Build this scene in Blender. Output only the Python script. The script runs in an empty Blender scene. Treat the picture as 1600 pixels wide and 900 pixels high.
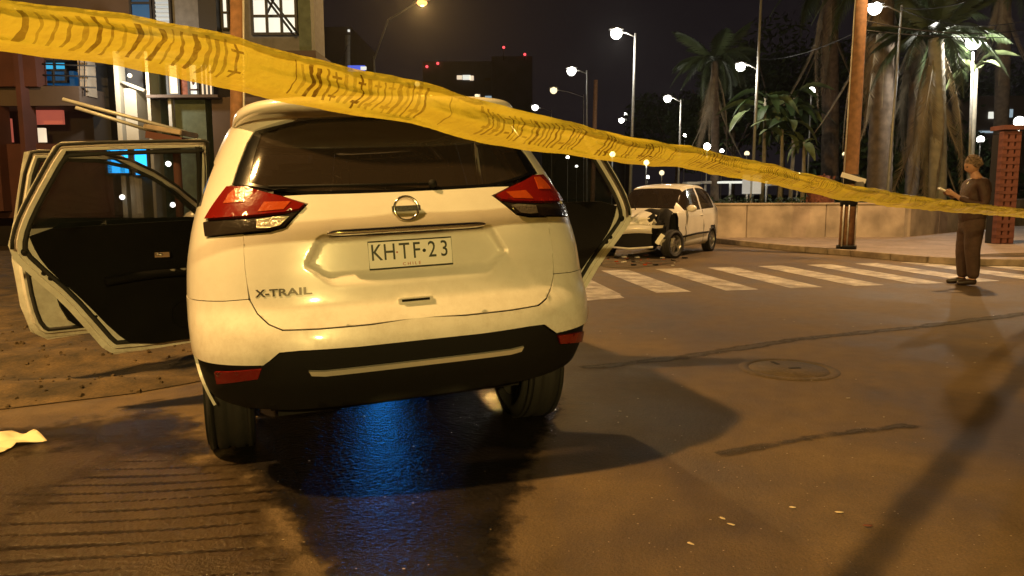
import bpy, bmesh, math, random
import numpy as np
from mathutils import Vector, Matrix, geometry, noise
from math import sin, cos, pi, radians
rnd = random.Random(7)
SC = bpy.context.scene
COL = SC.collection

# ------------------------------------------------------------------ camera
F, PITCH, ROLL, CAMH = 1170.0, radians(7.1), radians(-.2), 1.27
_f = Vector((0, cos(PITCH), -sin(PITCH))); _u0 = Vector((0, sin(PITCH), cos(PITCH))); _r0 = Vector((1, 0, 0))
_r = cos(ROLL) * _r0 + sin(ROLL) * _u0; _u = -sin(ROLL) * _r0 + cos(ROLL) * _u0
cam = bpy.data.cameras.new('camera'); camo = bpy.data.objects.new('camera', cam); COL.objects.link(camo)
camo.matrix_world = Matrix(((_r.x, _u.x, -_f.x, 0), (_r.y, _u.y, -_f.y, 0), (_r.z, _u.z, -_f.z, CAMH), (0, 0, 0, 1)))
cam.sensor_width = 36; cam.lens = F / 1600 * 36; cam.clip_start = .05; cam.clip_end = 3000
SC.camera = camo
def ray(px, py): return _f * F + _r * (px - 800) + _u * (450 - py)
def gr(px, py, z=0.):
    d = ray(px, py); t = (z - CAMH) / d.z; return Vector((d.x * t, d.y * t, z))
def at(px, py, Y):
    d = ray(px, py); t = Y / d.y; return Vector((d.x * t, Y, CAMH + d.z * t))
def proj(P):
    d = Vector(P) - Vector((0, 0, CAMH)); z = d.dot(_f); return 800 + F * d.dot(_r) / z, 450 - F * d.dot(_u) / z

# ------------------------------------------------------------------ world, exposure
SC.view_settings.view_transform = 'Standard'; SC.view_settings.look = 'None'
SC.view_settings.exposure = 0; SC.view_settings.gamma = 1
W = bpy.data.worlds.new('World'); SC.world = W; W.use_nodes = True
nt = W.node_tree; bg = nt.nodes['Background']
tc = nt.nodes.new('ShaderNodeTexCoord'); sp = nt.nodes.new('ShaderNodeSeparateXYZ'); rp = nt.nodes.new('ShaderNodeValToRGB')
nt.links.new(tc.outputs['Generated'], sp.inputs[0]); nt.links.new(sp.outputs['Z'], rp.inputs[0]); nt.links.new(rp.outputs[0], bg.inputs[0])
rp.color_ramp.elements[0].position = 0; rp.color_ramp.elements[0].color = (.0105, .0080, .0095, 1)
rp.color_ramp.elements[1].position = .45; rp.color_ramp.elements[1].color = (.0062, .0042, .0048, 1)
bg.inputs[1].default_value = 1.0
SC.cycles.use_denoising = True
SC.cycles.sample_clamp_indirect = 3.0
SC.cycles.caustics_reflective = False; SC.cycles.caustics_refractive = False
SC.cycles.max_bounces = 6; SC.cycles.transparent_max_bounces = 12

# ------------------------------------------------------------------ materials
def mat(name, col, rough=.6, metal=0., coat=0., emit=None, es=0., alpha=1., trans=0., spec=.5, noise_amt=0., nscale=8., bump=0., bscale=60., sample=True, bdist=.01):
    m = bpy.data.materials.new(name); m.use_nodes = True; n = m.node_tree; b = n.nodes['Principled BSDF']
    b.inputs['Base Color'].default_value = (*col, 1); b.inputs['Roughness'].default_value = rough; b.inputs['Metallic'].default_value = metal
    b.inputs['Coat Weight'].default_value = coat; b.inputs['Coat Roughness'].default_value = .08
    b.inputs['Specular IOR Level'].default_value = spec; b.inputs['Alpha'].default_value = alpha
    b.inputs['Transmission Weight'].default_value = trans
    if emit: b.inputs['Emission Color'].default_value = (*emit, 1); b.inputs['Emission Strength'].default_value = es
    if not sample:
        try: m.cycles.emission_sampling = 'NONE'
        except Exception: pass
    t = n.nodes.new('ShaderNodeTexCoord')
    if noise_amt:
        z = n.nodes.new('ShaderNodeTexNoise'); z.inputs['Scale'].default_value = nscale; z.inputs['Detail'].default_value = 5
        n.links.new(t.outputs['Object'], z.inputs['Vector'])
        r = n.nodes.new('ShaderNodeValToRGB'); r.color_ramp.elements[0].position = .3; r.color_ramp.elements[1].position = .7
        r.color_ramp.elements[0].color = (*[max(0, c * (1 - noise_amt)) for c in col], 1); r.color_ramp.elements[1].color = (*[min(1, c * (1 + noise_amt)) for c in col], 1)
        n.links.new(z.outputs['Fac'], r.inputs[0]); n.links.new(r.outputs[0], b.inputs['Base Color'])
    if bump:
        z = n.nodes.new('ShaderNodeTexNoise'); z.inputs['Scale'].default_value = bscale; z.inputs['Detail'].default_value = 4
        n.links.new(t.outputs['Object'], z.inputs['Vector'])
        u = n.nodes.new('ShaderNodeBump'); u.inputs['Strength'].default_value = bump; u.inputs['Distance'].default_value = bdist
        n.links.new(z.outputs['Fac'], u.inputs['Height']); n.links.new(u.outputs[0], b.inputs['Normal'])
    return m

def asphalt(name, cols, rough, bump, gscale=240., patch=.9, wet=None, gloss_noise=0.):
    m = bpy.data.materials.new(name); m.use_nodes = True; n = m.node_tree; b = n.nodes['Principled BSDF']; L = n.links.new
    t = n.nodes.new('ShaderNodeTexCoord')
    def nz(s, d=5, r=.6):
        z = n.nodes.new('ShaderNodeTexNoise'); z.inputs['Scale'].default_value = s; z.inputs['Detail'].default_value = d; z.inputs['Roughness'].default_value = r
        L(t.outputs['Object'], z.inputs['Vector']); return z
    big = nz(patch, 6, .65); mid = nz(7., 4); fine = nz(gscale, 3, .7)
    r = n.nodes.new('ShaderNodeValToRGB'); r.color_ramp.elements[0].position = .36; r.color_ramp.elements[1].position = .66
    r.color_ramp.elements[0].color = (*cols[0], 1); r.color_ramp.elements[1].color = (*cols[1], 1)
    L(big.outputs['Fac'], r.inputs[0])
    mx = n.nodes.new('ShaderNodeMix'); mx.data_type = 'RGBA'; mx.blend_type = 'MULTIPLY'; mx.inputs[0].default_value = .75
    r2 = n.nodes.new('ShaderNodeValToRGB'); r2.color_ramp.elements[0].position = .3; r2.color_ramp.elements[1].position = .7
    r2.color_ramp.elements[0].color = (.45, .45, .45, 1); r2.color_ramp.elements[1].color = (1.25, 1.2, 1.15, 1)
    L(fine.outputs['Fac'], r2.inputs[0]); L(r.outputs[0], mx.inputs[6]); L(r2.outputs[0], mx.inputs[7])
    mx2 = n.nodes.new('ShaderNodeMix'); mx2.data_type = 'RGBA'; mx2.blend_type = 'MULTIPLY'; mx2.inputs[0].default_value = .45
    r3 = n.nodes.new('ShaderNodeValToRGB'); r3.color_ramp.elements[0].position = .35; r3.color_ramp.elements[1].position = .65
    r3.color_ramp.elements[0].color = (.6, .6, .6, 1); r3.color_ramp.elements[1].color = (1.1, 1.1, 1.1, 1)
    L(mid.outputs['Fac'], r3.inputs[0]); L(mx.outputs[2], mx2.inputs[6]); L(r3.outputs[0], mx2.inputs[7])
    L(mx2.outputs[2], b.inputs['Base Color'])
    b.inputs['Roughness'].default_value = rough
    if gloss_noise:
        mr = n.nodes.new('ShaderNodeMapRange'); mr.inputs['From Min'].default_value = .4; mr.inputs['From Max'].default_value = .62
        mr.inputs['To Min'].default_value = max(.08, rough - gloss_noise); mr.inputs['To Max'].default_value = min(1, rough + gloss_noise * .5)
        L(big.outputs['Fac'], mr.inputs[0]); L(mr.outputs[0], b.inputs['Roughness'])
    ad = n.nodes.new('ShaderNodeMath'); ad.operation = 'MULTIPLY_ADD'; ad.inputs[1].default_value = .5
    v = n.nodes.new('ShaderNodeTexVoronoi'); v.inputs['Scale'].default_value = gscale * .45
    L(t.outputs['Object'], v.inputs['Vector']); L(v.outputs['Distance'], ad.inputs[0]); L(fine.outputs['Fac'], ad.inputs[2])
    u = n.nodes.new('ShaderNodeBump'); u.inputs['Strength'].default_value = bump; u.inputs['Distance'].default_value = .006
    L(ad.outputs[0], u.inputs['Height']); L(u.outputs[0], b.inputs['Normal'])
    return m

M = {}
M['asphalt'] = asphalt('asphalt', ((.070, .046, .024), (.175, .120, .062)), .72, 1.0, 110, gloss_noise=.14)
M['asphalt_far'] = asphalt('asphalt_far', ((.12, .10, .08), (.17, .145, .12)), .7, .3, 120)
M['wet'] = asphalt('wet_asphalt', ((.012, .011, .012), (.024, .020, .018)), .085, .8, 80, 1.6)
M['tar'] = mat('tar', (.03, .026, .022), .5, noise_amt=.4, nscale=20)
M['scored'] = asphalt('scored_concrete', ((.10, .075, .05), (.16, .12, .085)), .42, .5, 200)
M['dirt'] = asphalt('dirt', ((.035, .024, .011), (.125, .082, .036)), .9, 1.0, 60, 3.2)
M['paving'] = asphalt('paving', ((.24, .19, .16), (.34, .28, .24)), .75, .3, 90, 1.2)
M['kerb'] = mat('kerb', (.3, .24, .18), .8, noise_amt=.3, nscale=6, bump=.4, bscale=40)
M['paint'] = asphalt('road_paint', ((.24, .20, .15), (.74, .70, .61)), .6, .5, 150, 3.2)
M['white'] = mat('car_white', (.80, .78, .74), .32, coat=.7, bump=.04, bscale=3, spec=.5, bdist=.02)
def grime(m):
    n = m.node_tree; b = n.nodes['Principled BSDF']; L = n.links.new; t = n.nodes.new('ShaderNodeTexCoord'); sp = n.nodes.new('ShaderNodeSeparateXYZ'); L(t.outputs['Object'], sp.inputs[0])
    z = n.nodes.new('ShaderNodeTexNoise'); z.inputs['Scale'].default_value = 7; z.inputs['Detail'].default_value = 8; z.inputs['Roughness'].default_value = .75; L(t.outputs['Object'], z.inputs['Vector'])
    mr = n.nodes.new('ShaderNodeMapRange'); mr.inputs['From Min'].default_value = .35; mr.inputs['From Max'].default_value = .95; mr.inputs['To Min'].default_value = .75; mr.inputs['To Max'].default_value = .12; L(sp.outputs['Z'], mr.inputs[0])
    r = n.nodes.new('ShaderNodeValToRGB'); r.color_ramp.elements[0].position = .42; r.color_ramp.elements[1].position = .72; L(z.outputs['Fac'], r.inputs[0])
    m_ = n.nodes.new('ShaderNodeMath'); m_.operation = 'MULTIPLY'; L(mr.outputs[0], m_.inputs[0]); L(r.outputs[0], m_.inputs[1])
    mx = n.nodes.new('ShaderNodeMix'); mx.data_type = 'RGBA'; L(m_.outputs[0], mx.inputs[0]); mx.inputs[6].default_value = b.inputs['Base Color'].default_value; mx.inputs[7].default_value = (.30, .24, .16, 1); L(mx.outputs[2], b.inputs['Base Color'])
    q = n.nodes.new('ShaderNodeMapRange'); q.inputs['To Min'].default_value = .28; q.inputs['To Max'].default_value = .7; L(m_.outputs[0], q.inputs[0]); L(q.outputs[0], b.inputs['Roughness'])
grime(M['white'])
M['silver'] = mat('car_pale_silver', (.78, .76, .70), .35, metal=.05, coat=.6, noise_amt=.08, nscale=3)
M['black'] = mat('black_plastic', (.006, .0055, .005), .7, spec=.25, bump=.2, bscale=300)
M['blackgloss'] = mat('black_gloss', (.006, .006, .006), .12, coat=.5)
M['rubber'] = mat('rubber', (.018, .017, .016), .75, bump=.3, bscale=120)
M['trim'] = mat('door_trim', (.004, .0037, .004), .85, spec=.15, noise_amt=.3, nscale=5, bump=.3, bscale=200)
M['fabric'] = mat('seat_fabric', (.02, .018, .017), .9)
M['chrome'] = mat('chrome', (.85, .82, .76), .14, metal=1.)
M['satin'] = mat('satin_metal', (.80, .76, .68), .28, metal=.55)
M['badge'] = mat('badge_metal', (.07, .06, .05), .35, metal=.4)
M['rim'] = mat('rim_metal', (.45, .44, .42), .3, metal=.9)
M['steel'] = mat('steel', (.3, .29, .27), .45, metal=.7, noise_amt=.3)
M['platewhite'] = mat('plate_white', (.92, .92, .90), .35)
M['ink'] = mat('plate_ink', (.02, .03, .02), .5)
M['inkred'] = mat('plate_red_ink', (.5, .12, .08), .5)
M['glass'] = mat('tinted_glass', (.030, .022, .016), .05, alpha=.74, spec=.9)
M['glassclear'] = mat('door_glass', (.015, .018, .018), .03, alpha=.55, spec=.9)
M['red'] = mat('red_lens', (.17, .007, .004), .16, coat=.3, bump=.12, bscale=40, spec=.5)
M['orange'] = mat('amber_lens', (.40, .06, .010), .2, coat=.2, bump=.2, bscale=60)
M['darklens'] = mat('smoked_lens', (.022, .017, .013), .16, coat=.5, bump=.25, bscale=70)
M['clearlens'] = mat('clear_lens', (.35, .32, .27), .14, coat=1., metal=.6, bump=.6, bscale=110)
M['concrete'] = mat('concrete_wall', (.40, .33, .26), .85, noise_amt=.36, nscale=1.7, bump=.35, bscale=30)
M['wood'] = mat('pole_wood', (.24, .125, .06), .8, noise_amt=.3, nscale=9, bump=.5, bscale=40)
M['galv'] = mat('galvanised', (.50, .50, .48), .5, metal=.3, noise_amt=.15)
M['dark'] = mat('dark_cavity', (.006, .005, .005), .9)
M['paper'] = mat('paper', (.72, .62, .42), .8, noise_amt=.08)
M['leafpalm'] = mat('palm_leaf', (.05, .075, .03), .5, noise_amt=.35, nscale=2)
M['deadleaf'] = mat('dry_palm_leaf', (.34, .28, .19), .75, noise_amt=.35, nscale=2)
M['leaf'] = mat('leaf', (.05, .085, .025), .55, noise_amt=.4, nscale=1.2)
M['leafbright'] = mat('pale_leaf', (.22, .28, .13), .45, noise_amt=.3, nscale=3)
M['bark'] = mat('bark', (.20, .15, .11), .9, noise_amt=.3, nscale=5, bump=.7, bscale=25)
M['palebark'] = mat('pale_bark', (.42, .38, .30), .8, noise_amt=.2, nscale=5, bump=.4, bscale=25)
M['redbark'] = mat('red_bark', (.20, .07, .045), .9, noise_amt=.5, nscale=12, bump=.9, bscale=25)
M['brick'] = mat('red_brick', (.13, .045, .03), .85, noise_amt=.3, nscale=4, bump=.4, bscale=60)
M['lawn'] = asphalt('lawn', ((.018, .028, .010), (.035, .05, .018)), .9, .8, 60, .6)
def glow(n, c, s, sample=False): return mat(n, (.1, .1, .1), .4, emit=c, es=s, sample=sample)
M['frame'] = mat('window_frame', (.02, .02, .025), .6)
M['led'] = glow('lamp_white', (1., .97, .86), 14)
M['ledwarm'] = glow('lamp_warm_white', (1., .80, .45), 1.7)
M['sodium'] = glow('lamp_sodium', (1., .50, .13), 2.2)
M['redlight'] = glow('lamp_red', (1., .07, .08), 2.5)
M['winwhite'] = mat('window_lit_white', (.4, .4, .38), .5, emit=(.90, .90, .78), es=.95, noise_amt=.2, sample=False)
M['wincool'] = mat('window_lit_cool', (.4, .4, .4), .5, emit=(.5, .68, .78), es=.5, sample=False)
M['wincyan'] = mat('window_lit_cyan', (.05, .2, .3), .5, emit=(.05, .50, .86), es=.85, sample=False)
M['winblue'] = mat('window_blue', (.02, .07, .15), .5, emit=(.0, .04, .12), es=.8, sample=False)
M['winwarm'] = mat('window_lit_warm', (.5, .4, .3), .5, emit=(1., .80, .55), es=.9, sample=False)
M['winred'] = mat('window_lit_red', (.3, .1, .08), .5, emit=(.75, .16, .10), es=.45, sample=False)

# ------------------------------------------------------------------ mesh helpers
def tag(o, label=None, cat=None, group=None, kind=None):
    for k, v in (('label', label), ('category', cat), ('group', group), ('kind', kind)):
        if v: o[k] = v
    return o
def link(name, me, parent=None):
    o = bpy.data.objects.new(name, me); COL.objects.link(o)
    if parent is not None: o.parent = parent
    return o
def empty(name, loc=(0, 0, 0), rz=0., label=None, cat=None, group=None):
    o = bpy.data.objects.new(name, None); COL.objects.link(o); o.location = loc; o.rotation_euler = (0, 0, rz); o.empty_display_size = .1
    return tag(o, label, cat, group)
class MB:
    def __init__(s): s.v = []; s.f = []; s.s = []
    def add(s, vs, fs, smooth=False):
        o = len(s.v); s.v += [tuple(v) for v in vs]; s.f += [tuple(i + o for i in f) for f in fs]; s.s += [smooth] * len(fs); return s
    def box(s, c, d, rz=0., rx=0., ry=0., top=1.):
        R = Matrix.Rotation(rz, 3, 'Z') @ Matrix.Rotation(ry, 3, 'Y') @ Matrix.Rotation(rx, 3, 'X'); vs = []
        for z in (-1, 1):
            k = top if z > 0 else 1
            for x, y in ((-1, -1), (1, -1), (1, 1), (-1, 1)):
                vs.append(Vector(c) + R @ Vector((x * d[0] / 2 * k, y * d[1] / 2 * k, z * d[2] / 2)))
        return s.add(vs, [(3, 2, 1, 0), (4, 5, 6, 7), (0, 1, 5, 4), (1, 2, 6, 5), (2, 3, 7, 6), (3, 0, 4, 7)])
    def b2(s, a, b):
        a = Vector(a); b = Vector(b); return s.box((a + b) / 2, (abs(b.x - a.x), abs(b.y - a.y), abs(b.z - a.z)))
    def tube(s, pts, r, n=8, cap=True, closed=False, flat=1.):
        pts = [Vector(p) for p in pts]; N = len(pts); rs = r if hasattr(r, '__len__') else [r] * N; vs = []; up0 = None
        for i, p in enumerate(pts):
            if closed: t = pts[(i + 1) % N] - pts[i - 1]
            else: t = pts[min(i + 1, N - 1)] - pts[max(i - 1, 0)]
            t = t.normalized() if t.length > 1e-9 else Vector((0, 0, 1))
            if up0 is None: up0 = Vector((0, 0, 1)) if abs(t.z) < .9 else Vector((1, 0, 0))
            a = (up0 - t * up0.dot(t)).normalized(); up0 = a; b = t.cross(a)
            for k in range(n):
                th = 2 * pi * k / n; vs.append(p + (a * cos(th) * flat + b * sin(th)) * rs[i])
        fs = []
        for i in range(N if closed else N - 1):
            j = (i + 1) % N
            for k in range(n):
                l = (k + 1) % n; fs.append((i * n + k, i * n + l, j * n + l, j * n + k))
        if cap and not closed: fs += [tuple(range(n))[::-1], tuple((N - 1) * n + k for k in range(n))]
        return s.add(vs, fs, True)
    def lathe(s, prof, c=(0, 0, 0), axis='Z', n=24):
        vs = []
        for r, h in prof:
            for k in range(n):
                th = 2 * pi * k / n; a, b = r * cos(th), r * sin(th)
                q = (a, b, h) if axis == 'Z' else ((h, a, b) if axis == 'X' else (a, h, b))
                vs.append((q[0] + c[0], q[1] + c[1], q[2] + c[2]))
        fs = [(i * n + k, i * n + (k + 1) % n, (i + 1) * n + (k + 1) % n, (i + 1) * n + k) for i in range(len(prof) - 1) for k in range(n)]
        return s.add(vs, fs, True)
    def ball(s, c, r, n=12, m=8, sq=(1, 1, 1)):
        vs = [(c[0] + r * sq[0] * sin(pi * i / m) * cos(2 * pi * k / n), c[1] + r * sq[1] * sin(pi * i / m) * sin(2 * pi * k / n), c[2] + r * sq[2] * cos(pi * i / m)) for i in range(m + 1) for k in range(n)]
        fs = [(i * n + k, (i + 1) * n + k, (i + 1) * n + (k + 1) % n, i * n + (k + 1) % n) for i in range(m) for k in range(n)]
        return s.add(vs, fs, True)
    def grid(s, fn, nu, nv, smooth=True):
        vs = [fn(i / nu, j / nv) for i in range(nu + 1) for j in range(nv + 1)]
        fs = [(i * (nv + 1) + j, (i + 1) * (nv + 1) + j, (i + 1) * (nv + 1) + j + 1, i * (nv + 1) + j + 1) for i in range(nu) for j in range(nv)]
        return s.add(vs, fs, smooth)
    def prism(s, poly, z0, z1):
        n = len(poly); vs = [(x, y, z0) for x, y in poly] + [(x, y, z1) for x, y in poly]
        fs = [tuple(range(n))[::-1], tuple(range(n, 2 * n))] + [(i, (i + 1) % n, (i + 1) % n + n, i + n) for i in range(n)]
        return s.add(vs, fs)
    def mesh(s, name, m, bevel=0.):
        me = bpy.data.meshes.new(name); me.from_pydata(s.v, [], s.f)
        ms = m if isinstance(m, (list, tuple)) else [m]
        for q in ms: me.materials.append(M[q] if isinstance(q, str) else q)
        me.polygons.foreach_set('use_smooth', s.s); me.update()
        b = bmesh.new(); b.from_mesh(me); bmesh.ops.remove_doubles(b, verts=b.verts, dist=1e-5)
        if bevel:
            es = [e for e in b.edges if len(e.link_faces) == 2 and e.calc_face_angle(0) > .5]
            bmesh.ops.bevel(b, geom=es, offset=bevel, segments=2, affect='EDGES', clamp_overlap=True)
        bmesh.ops.recalc_face_normals(b, faces=b.faces); b.to_mesh(me); b.free(); return me
    def build(s, name, m, parent=None, bevel=0., **k):
        return tag(link(name, s.mesh(name, m, bevel), parent), **k)

def inside(x, y, P):
    c = False; n = len(P); j = n - 1
    for i in range(n):
        if (P[i][1] > y) != (P[j][1] > y) and x < (P[j][0] - P[i][0]) * (y - P[i][1]) / (P[j][1] - P[i][1]) + P[i][0]: c = not c
        j = i
    return c
def dense(P, st):
    o = []
    for i, a in enumerate(P):
        b = P[(i + 1) % len(P)]; L = math.hypot(b[0] - a[0], b[1] - a[1]); n = max(1, int(L / st))
        o += [(a[0] + (b[0] - a[0]) * k / n, a[1] + (b[1] - a[1]) * k / n) for k in range(n)]
    return o
def smooth_poly(P, it=2):
    for _ in range(it):
        Q = []
        for i, a in enumerate(P):
            b = P[(i + 1) % len(P)]; Q += [(a[0] * .75 + b[0] * .25, a[1] * .75 + b[1] * .25), (a[0] * .25 + b[0] * .75, a[1] * .25 + b[1] * .75)]
        P = Q
    return P
def inset(P, d):
    n = len(P); A = sum(P[i][0] * P[(i + 1) % n][1] - P[(i + 1) % n][0] * P[i][1] for i in range(n)); sg = 1 if A > 0 else -1; o = []
    for i in range(n):
        a, b, c = P[i - 1], P[i], P[(i + 1) % n]
        e1 = Vector((b[0] - a[0], b[1] - a[1])); e2 = Vector((c[0] - b[0], c[1] - b[1]))
        if e1.length < 1e-9 or e2.length < 1e-9: o.append(b); continue
        e1.normalize(); e2.normalize(); n1 = Vector((-e1.y, e1.x)) * sg; n2 = Vector((-e2.y, e2.x)) * sg; m = n1 + n2
        if m.length < .2: o.append(b); continue
        m = m.normalized(); k = d / max(.4, m.dot(n1)); o.append((b[0] + m.x * k, b[1] + m.y * k))
    return o
def sheet(outer, fn, step=.03, holes=(), skirt=0., skirt_out=True, back=None):
    """triangulated sheet over a 2-D outline, fn(u,v,depth)->point; the rim turns back by `skirt`"""
    loops = [dense(outer, step)] + [dense(h, step) for h in holes]
    V = []; E = []
    for L in loops:
        o = len(V); V += [Vector(p) for p in L]; E += [(o + i, o + (i + 1) % len(L)) for i in range(len(L))]
    xs = [p[0] for p in outer]; ys = [p[1] for p in outer]
    nb = len(V); x = min(xs) + step * .6; row = 0
    B = [(p.x, p.y) for p in V]; Bn = np.array(B)
    while x < max(xs):
        y = min(ys) + step * (.3 + .5 * (row % 2))
        while y < max(ys):
            if inside(x, y, outer) and not any(inside(x, y, h) for h in holes) and np.min((Bn[:, 0] - x) ** 2 + (Bn[:, 1] - y) ** 2) > (step * .45) ** 2: V.append(Vector((x, y)))
            y += step
        x += step * .9; row += 1
    vo, eo, fo, ov, oe, of = geometry.delaunay_2d_cdt(V, E, [], 0, 1e-6)
    fs = []
    for f in fo:
        cx = sum(vo[i].x for i in f) / len(f); cy = sum(vo[i].y for i in f) / len(f)
        if inside(cx, cy, loops[0]) and not any(inside(cx, cy, h) for h in loops[1:]): fs.append(tuple(f))
    mb = MB(); mb.add([fn(v.x, v.y, 0.) for v in vo], fs, True)
    if skirt:
        for L in loops:
            n = len(L); mb.add([fn(p[0], p[1], 0.) for p in L] + [fn(p[0], p[1], skirt) for p in L], [(i, (i + 1) % n, (i + 1) % n + n, i + n) for i in range(n)], False)
    return mb
def sheet_obj(name, m, parent, outer, fn, step=.03, holes=(), skirt=0., flip=None, **k):
    mb = sheet(outer, fn, step, holes, skirt)
    me = bpy.data.meshes.new(name); me.from_pydata(mb.v, [], mb.f); me.materials.append(M[m]); me.polygons.foreach_set('use_smooth', mb.s); me.update()
    b = bmesh.new(); b.from_mesh(me)
    sharp_n = [f for f in b.faces]
    # keep the skirt's verts apart from the sheet's so the rim stays crisp
    if flip is not None:
        for f in b.faces:
            c = f.calc_center_median()
            if f.smooth and f.normal.dot(Vector(flip(c))) < 0: f.normal_flip()
    b.to_mesh(me); b.free()
    return tag(link(name, me, parent), **k)

def text_mesh(txt, size, name, m, parent, M4, ext=.001, sx=1., bold=0.):
    c = bpy.data.curves.new(name, 'FONT'); c.body = txt; c.size = size; c.extrude = ext; c.align_x = 'CENTER'; c.align_y = 'CENTER'; c.offset = bold; c.resolution_u = 3
    o = bpy.data.objects.new('tmp', c); COL.objects.link(o); dg = bpy.context.evaluated_depsgraph_get(); me = bpy.data.meshes.new_from_object(o.evaluated_get(dg))
    bpy.data.objects.remove(o); me.transform(Matrix.Diagonal((sx, 1, 1, 1))); me.transform(M4); me.materials.clear(); me.materials.append(M[m]); me.name = name
    return link(name, me, parent)

# ================================================================== THE WHITE SUV
CX, CY, YAW, CROLL, CDZ = -.374, 3.10, radians(19.05), .040, .04
ROOT = Matrix.Translation((CX, CY, 0)) @ Matrix.Rotation(YAW, 4, 'Z')
TILT = Matrix.Translation((0, 0, .4 + CDZ)) @ Matrix.Rotation(-CROLL, 4, 'Y') @ Matrix.Translation((0, 0, -.4))
Wz = [.20, .35, .5, .65, .8, .95, 1.05, 1.12, 1.2, 1.3, 1.4, 1.5, 1.58, 1.63]
Ww = [.82, .88, .915, .932, .936, .926, .908, .892, .870, .835, .79, .745, .70, .64]
Yz = [.25, .38, .5, .62, .70, .76, .8, .95, 1.1, 1.18, 1.3, 1.45, 1.55, 1.6]
Yy = [.16, .08, .02, 0, .015, .05, .075, .10, .13, .17, .245, .345, .42, .45]
Fz = [.25, .4, .6, .85, .95, 1.0, 1.05, 1.10, 1.16, 1.6]
Fy = [4.45, 4.58, 4.63, 4.58, 4.48, 4.25, 3.95, 3.62, 3.45, 2.75]
def pch(xs, ys):
    xs = np.array(xs); ys = np.array(ys); d = np.diff(ys) / np.diff(xs); m = np.zeros(len(xs)); m[0], m[-1] = d[0], d[-1]
    for i in range(1, len(xs) - 1):
        if d[i - 1] * d[i] > 0: m[i] = 2 * d[i - 1] * d[i] / (d[i - 1] + d[i])
    def f(x):
        x = min(max(x, xs[0]), xs[-1]); i = min(len(xs) - 2, int(np.searchsorted(xs, x, 'right')) - 1); i = max(i, 0); h = xs[i + 1] - xs[i]; t = (x - xs[i]) / h
        return float(ys[i] * (1 + 2 * t) * (1 - t) ** 2 + m[i] * h * t * (1 - t) ** 2 + ys[i + 1] * t * t * (3 - 2 * t) - m[i + 1] * h * t * t * (1 - t))
    return f
fw, fy0, fyf = pch(Wz, Ww), pch(Yz, Yy), pch(Fz, Fy)
NE, D0 = 3.8, .70
REC = [(0, 1.075), (.375, 1.075), (.44, .965), (.33, .865), (0, .865)]
def S(t, z, dep=0., w=None, y0=None):
    """body surface: t in 0..1 rear, 1..3 side, 3..4 nose (negative t: left side)"""
    w = fw(z) if w is None else w; y0 = fy0(z) if y0 is None else y0; a = abs(t); sg = 1 if t >= 0 else -1; ya = y0 + D0; yb = fyf(z) - .9
    if a <= 1:
        th = a * pi / 2; s, c = sin(th), cos(th); x = w * s ** (2 / NE); y = y0 + D0 * (1 - max(c, 0) ** (2 / NE)) if c > 1e-9 else ya
    elif a <= 3: k = (a - 1) / 2; x = w; y = ya + (yb - ya) * k
    else:
        th = (4 - min(a, 4)) * pi / 2; s, c = sin(th), cos(th); x = w * .97 * s ** (2 / 3.) + w * .03 * s; y = yb + .9 * max(c, 0) ** (2 / 3.)
    return Vector((sg * x, y, z))
def recess(x, z):
    ax = abs(x)
    if not (.865 < z < 1.075 and ax < .44): return 0.
    # distance to slanting side
    side = (.375 + (1.075 - z) / .11 * .065) if z > .965 else (.44 - (.965 - z) / .10 * .11)
    ds = side - ax
    if ds <= 0: return 0.
    k = min(1, ds / .028); k = k * k * (3 - 2 * k)
    q = min(1, (1.075 - z) / .02); q2 = min(1, max(0, (z - .865) / .06)); q2 = q2 * q2 * (3 - 2 * q2)
    return .036 * k * q * q2
US = 1.5
def Sn(t, z):
    e = 1e-3; du = S(t + e, z) - S(t - e, z); dv = S(t, z + e) - S(t, z - e); n = du.cross(dv)
    return n.normalized() if n.length > 1e-12 else Vector((0, -1, 0))
def skin(off=0., rec=False):
    def f(u, z, dep):
        t = u / US; p = S(t, z); n = Sn(t, z); c = Vector((0, 2.2, 1.0)); 
        if n.dot(p - c) < 0: n = -n
        p = p + n * (off - dep)
        if rec:
            r = recess(p.x, z); p = p + Vector((0, r, 0))
        return p
    return f
def t_of(y, z):
    y0 = fy0(z); ya = y0 + D0; yb = fyf(z) - .9; return 1 + 2 * (y - ya) / (yb - ya)
PR = ROOT @ TILT
def invpx(px, py, side=-1):
    """pixel of a traced outline -> body surface coordinates (u,z)"""
    best = None
    for t0 in (.1, .3, .5, .7, .85, .95):
        t, z = side * t0, 1.0
        for _ in range(25):
            P = proj(PR @ S(t, z)); e = 1e-3
            Pt = proj(PR @ S(t + e, z)); Pz = proj(PR @ S(t, z + e))
            a, b, c, d = (Pt[0] - P[0]) / e, (Pz[0] - P[0]) / e, (Pt[1] - P[1]) / e, (Pz[1] - P[1]) / e; D = a * d - b * c
            if abs(D) < 1e-6: break
            rx, ry = px - P[0], py - P[1]; dt = (rx * d - b * ry) / D; dz = (a * ry - c * rx) / D
            t += max(-.1, min(.1, dt)); z += max(-.1, min(.1, dz)); t = max(-1.02, min(1.02, t)); z = max(.2, min(1.62, z))
        P = proj(PR @ S(t, z)); err = math.hypot(P[0] - px, P[1] - py)
        if best is None or err < best[0] - .01: best = (err, t, z)
    return (best[1] * US, best[2])
def trace(pts, side=-1): return [invpx(x, y, side) for x, y in pts]
def mir(P): return [(-u, z) for u, z in P][::-1]
def both(L): return L + mir(L)          # left half outline, starting and ending on the centre line

suv = empty('parked_car', (CX, CY, 0), YAW, 'large white SUV seen from behind with its side doors open, on wet asphalt', 'car')
def cp(o): o.matrix_basis = TILT @ o.matrix_basis; return o
OUT = lambda c: (c.x, c.y - 2.2, c.z - .9)
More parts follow.
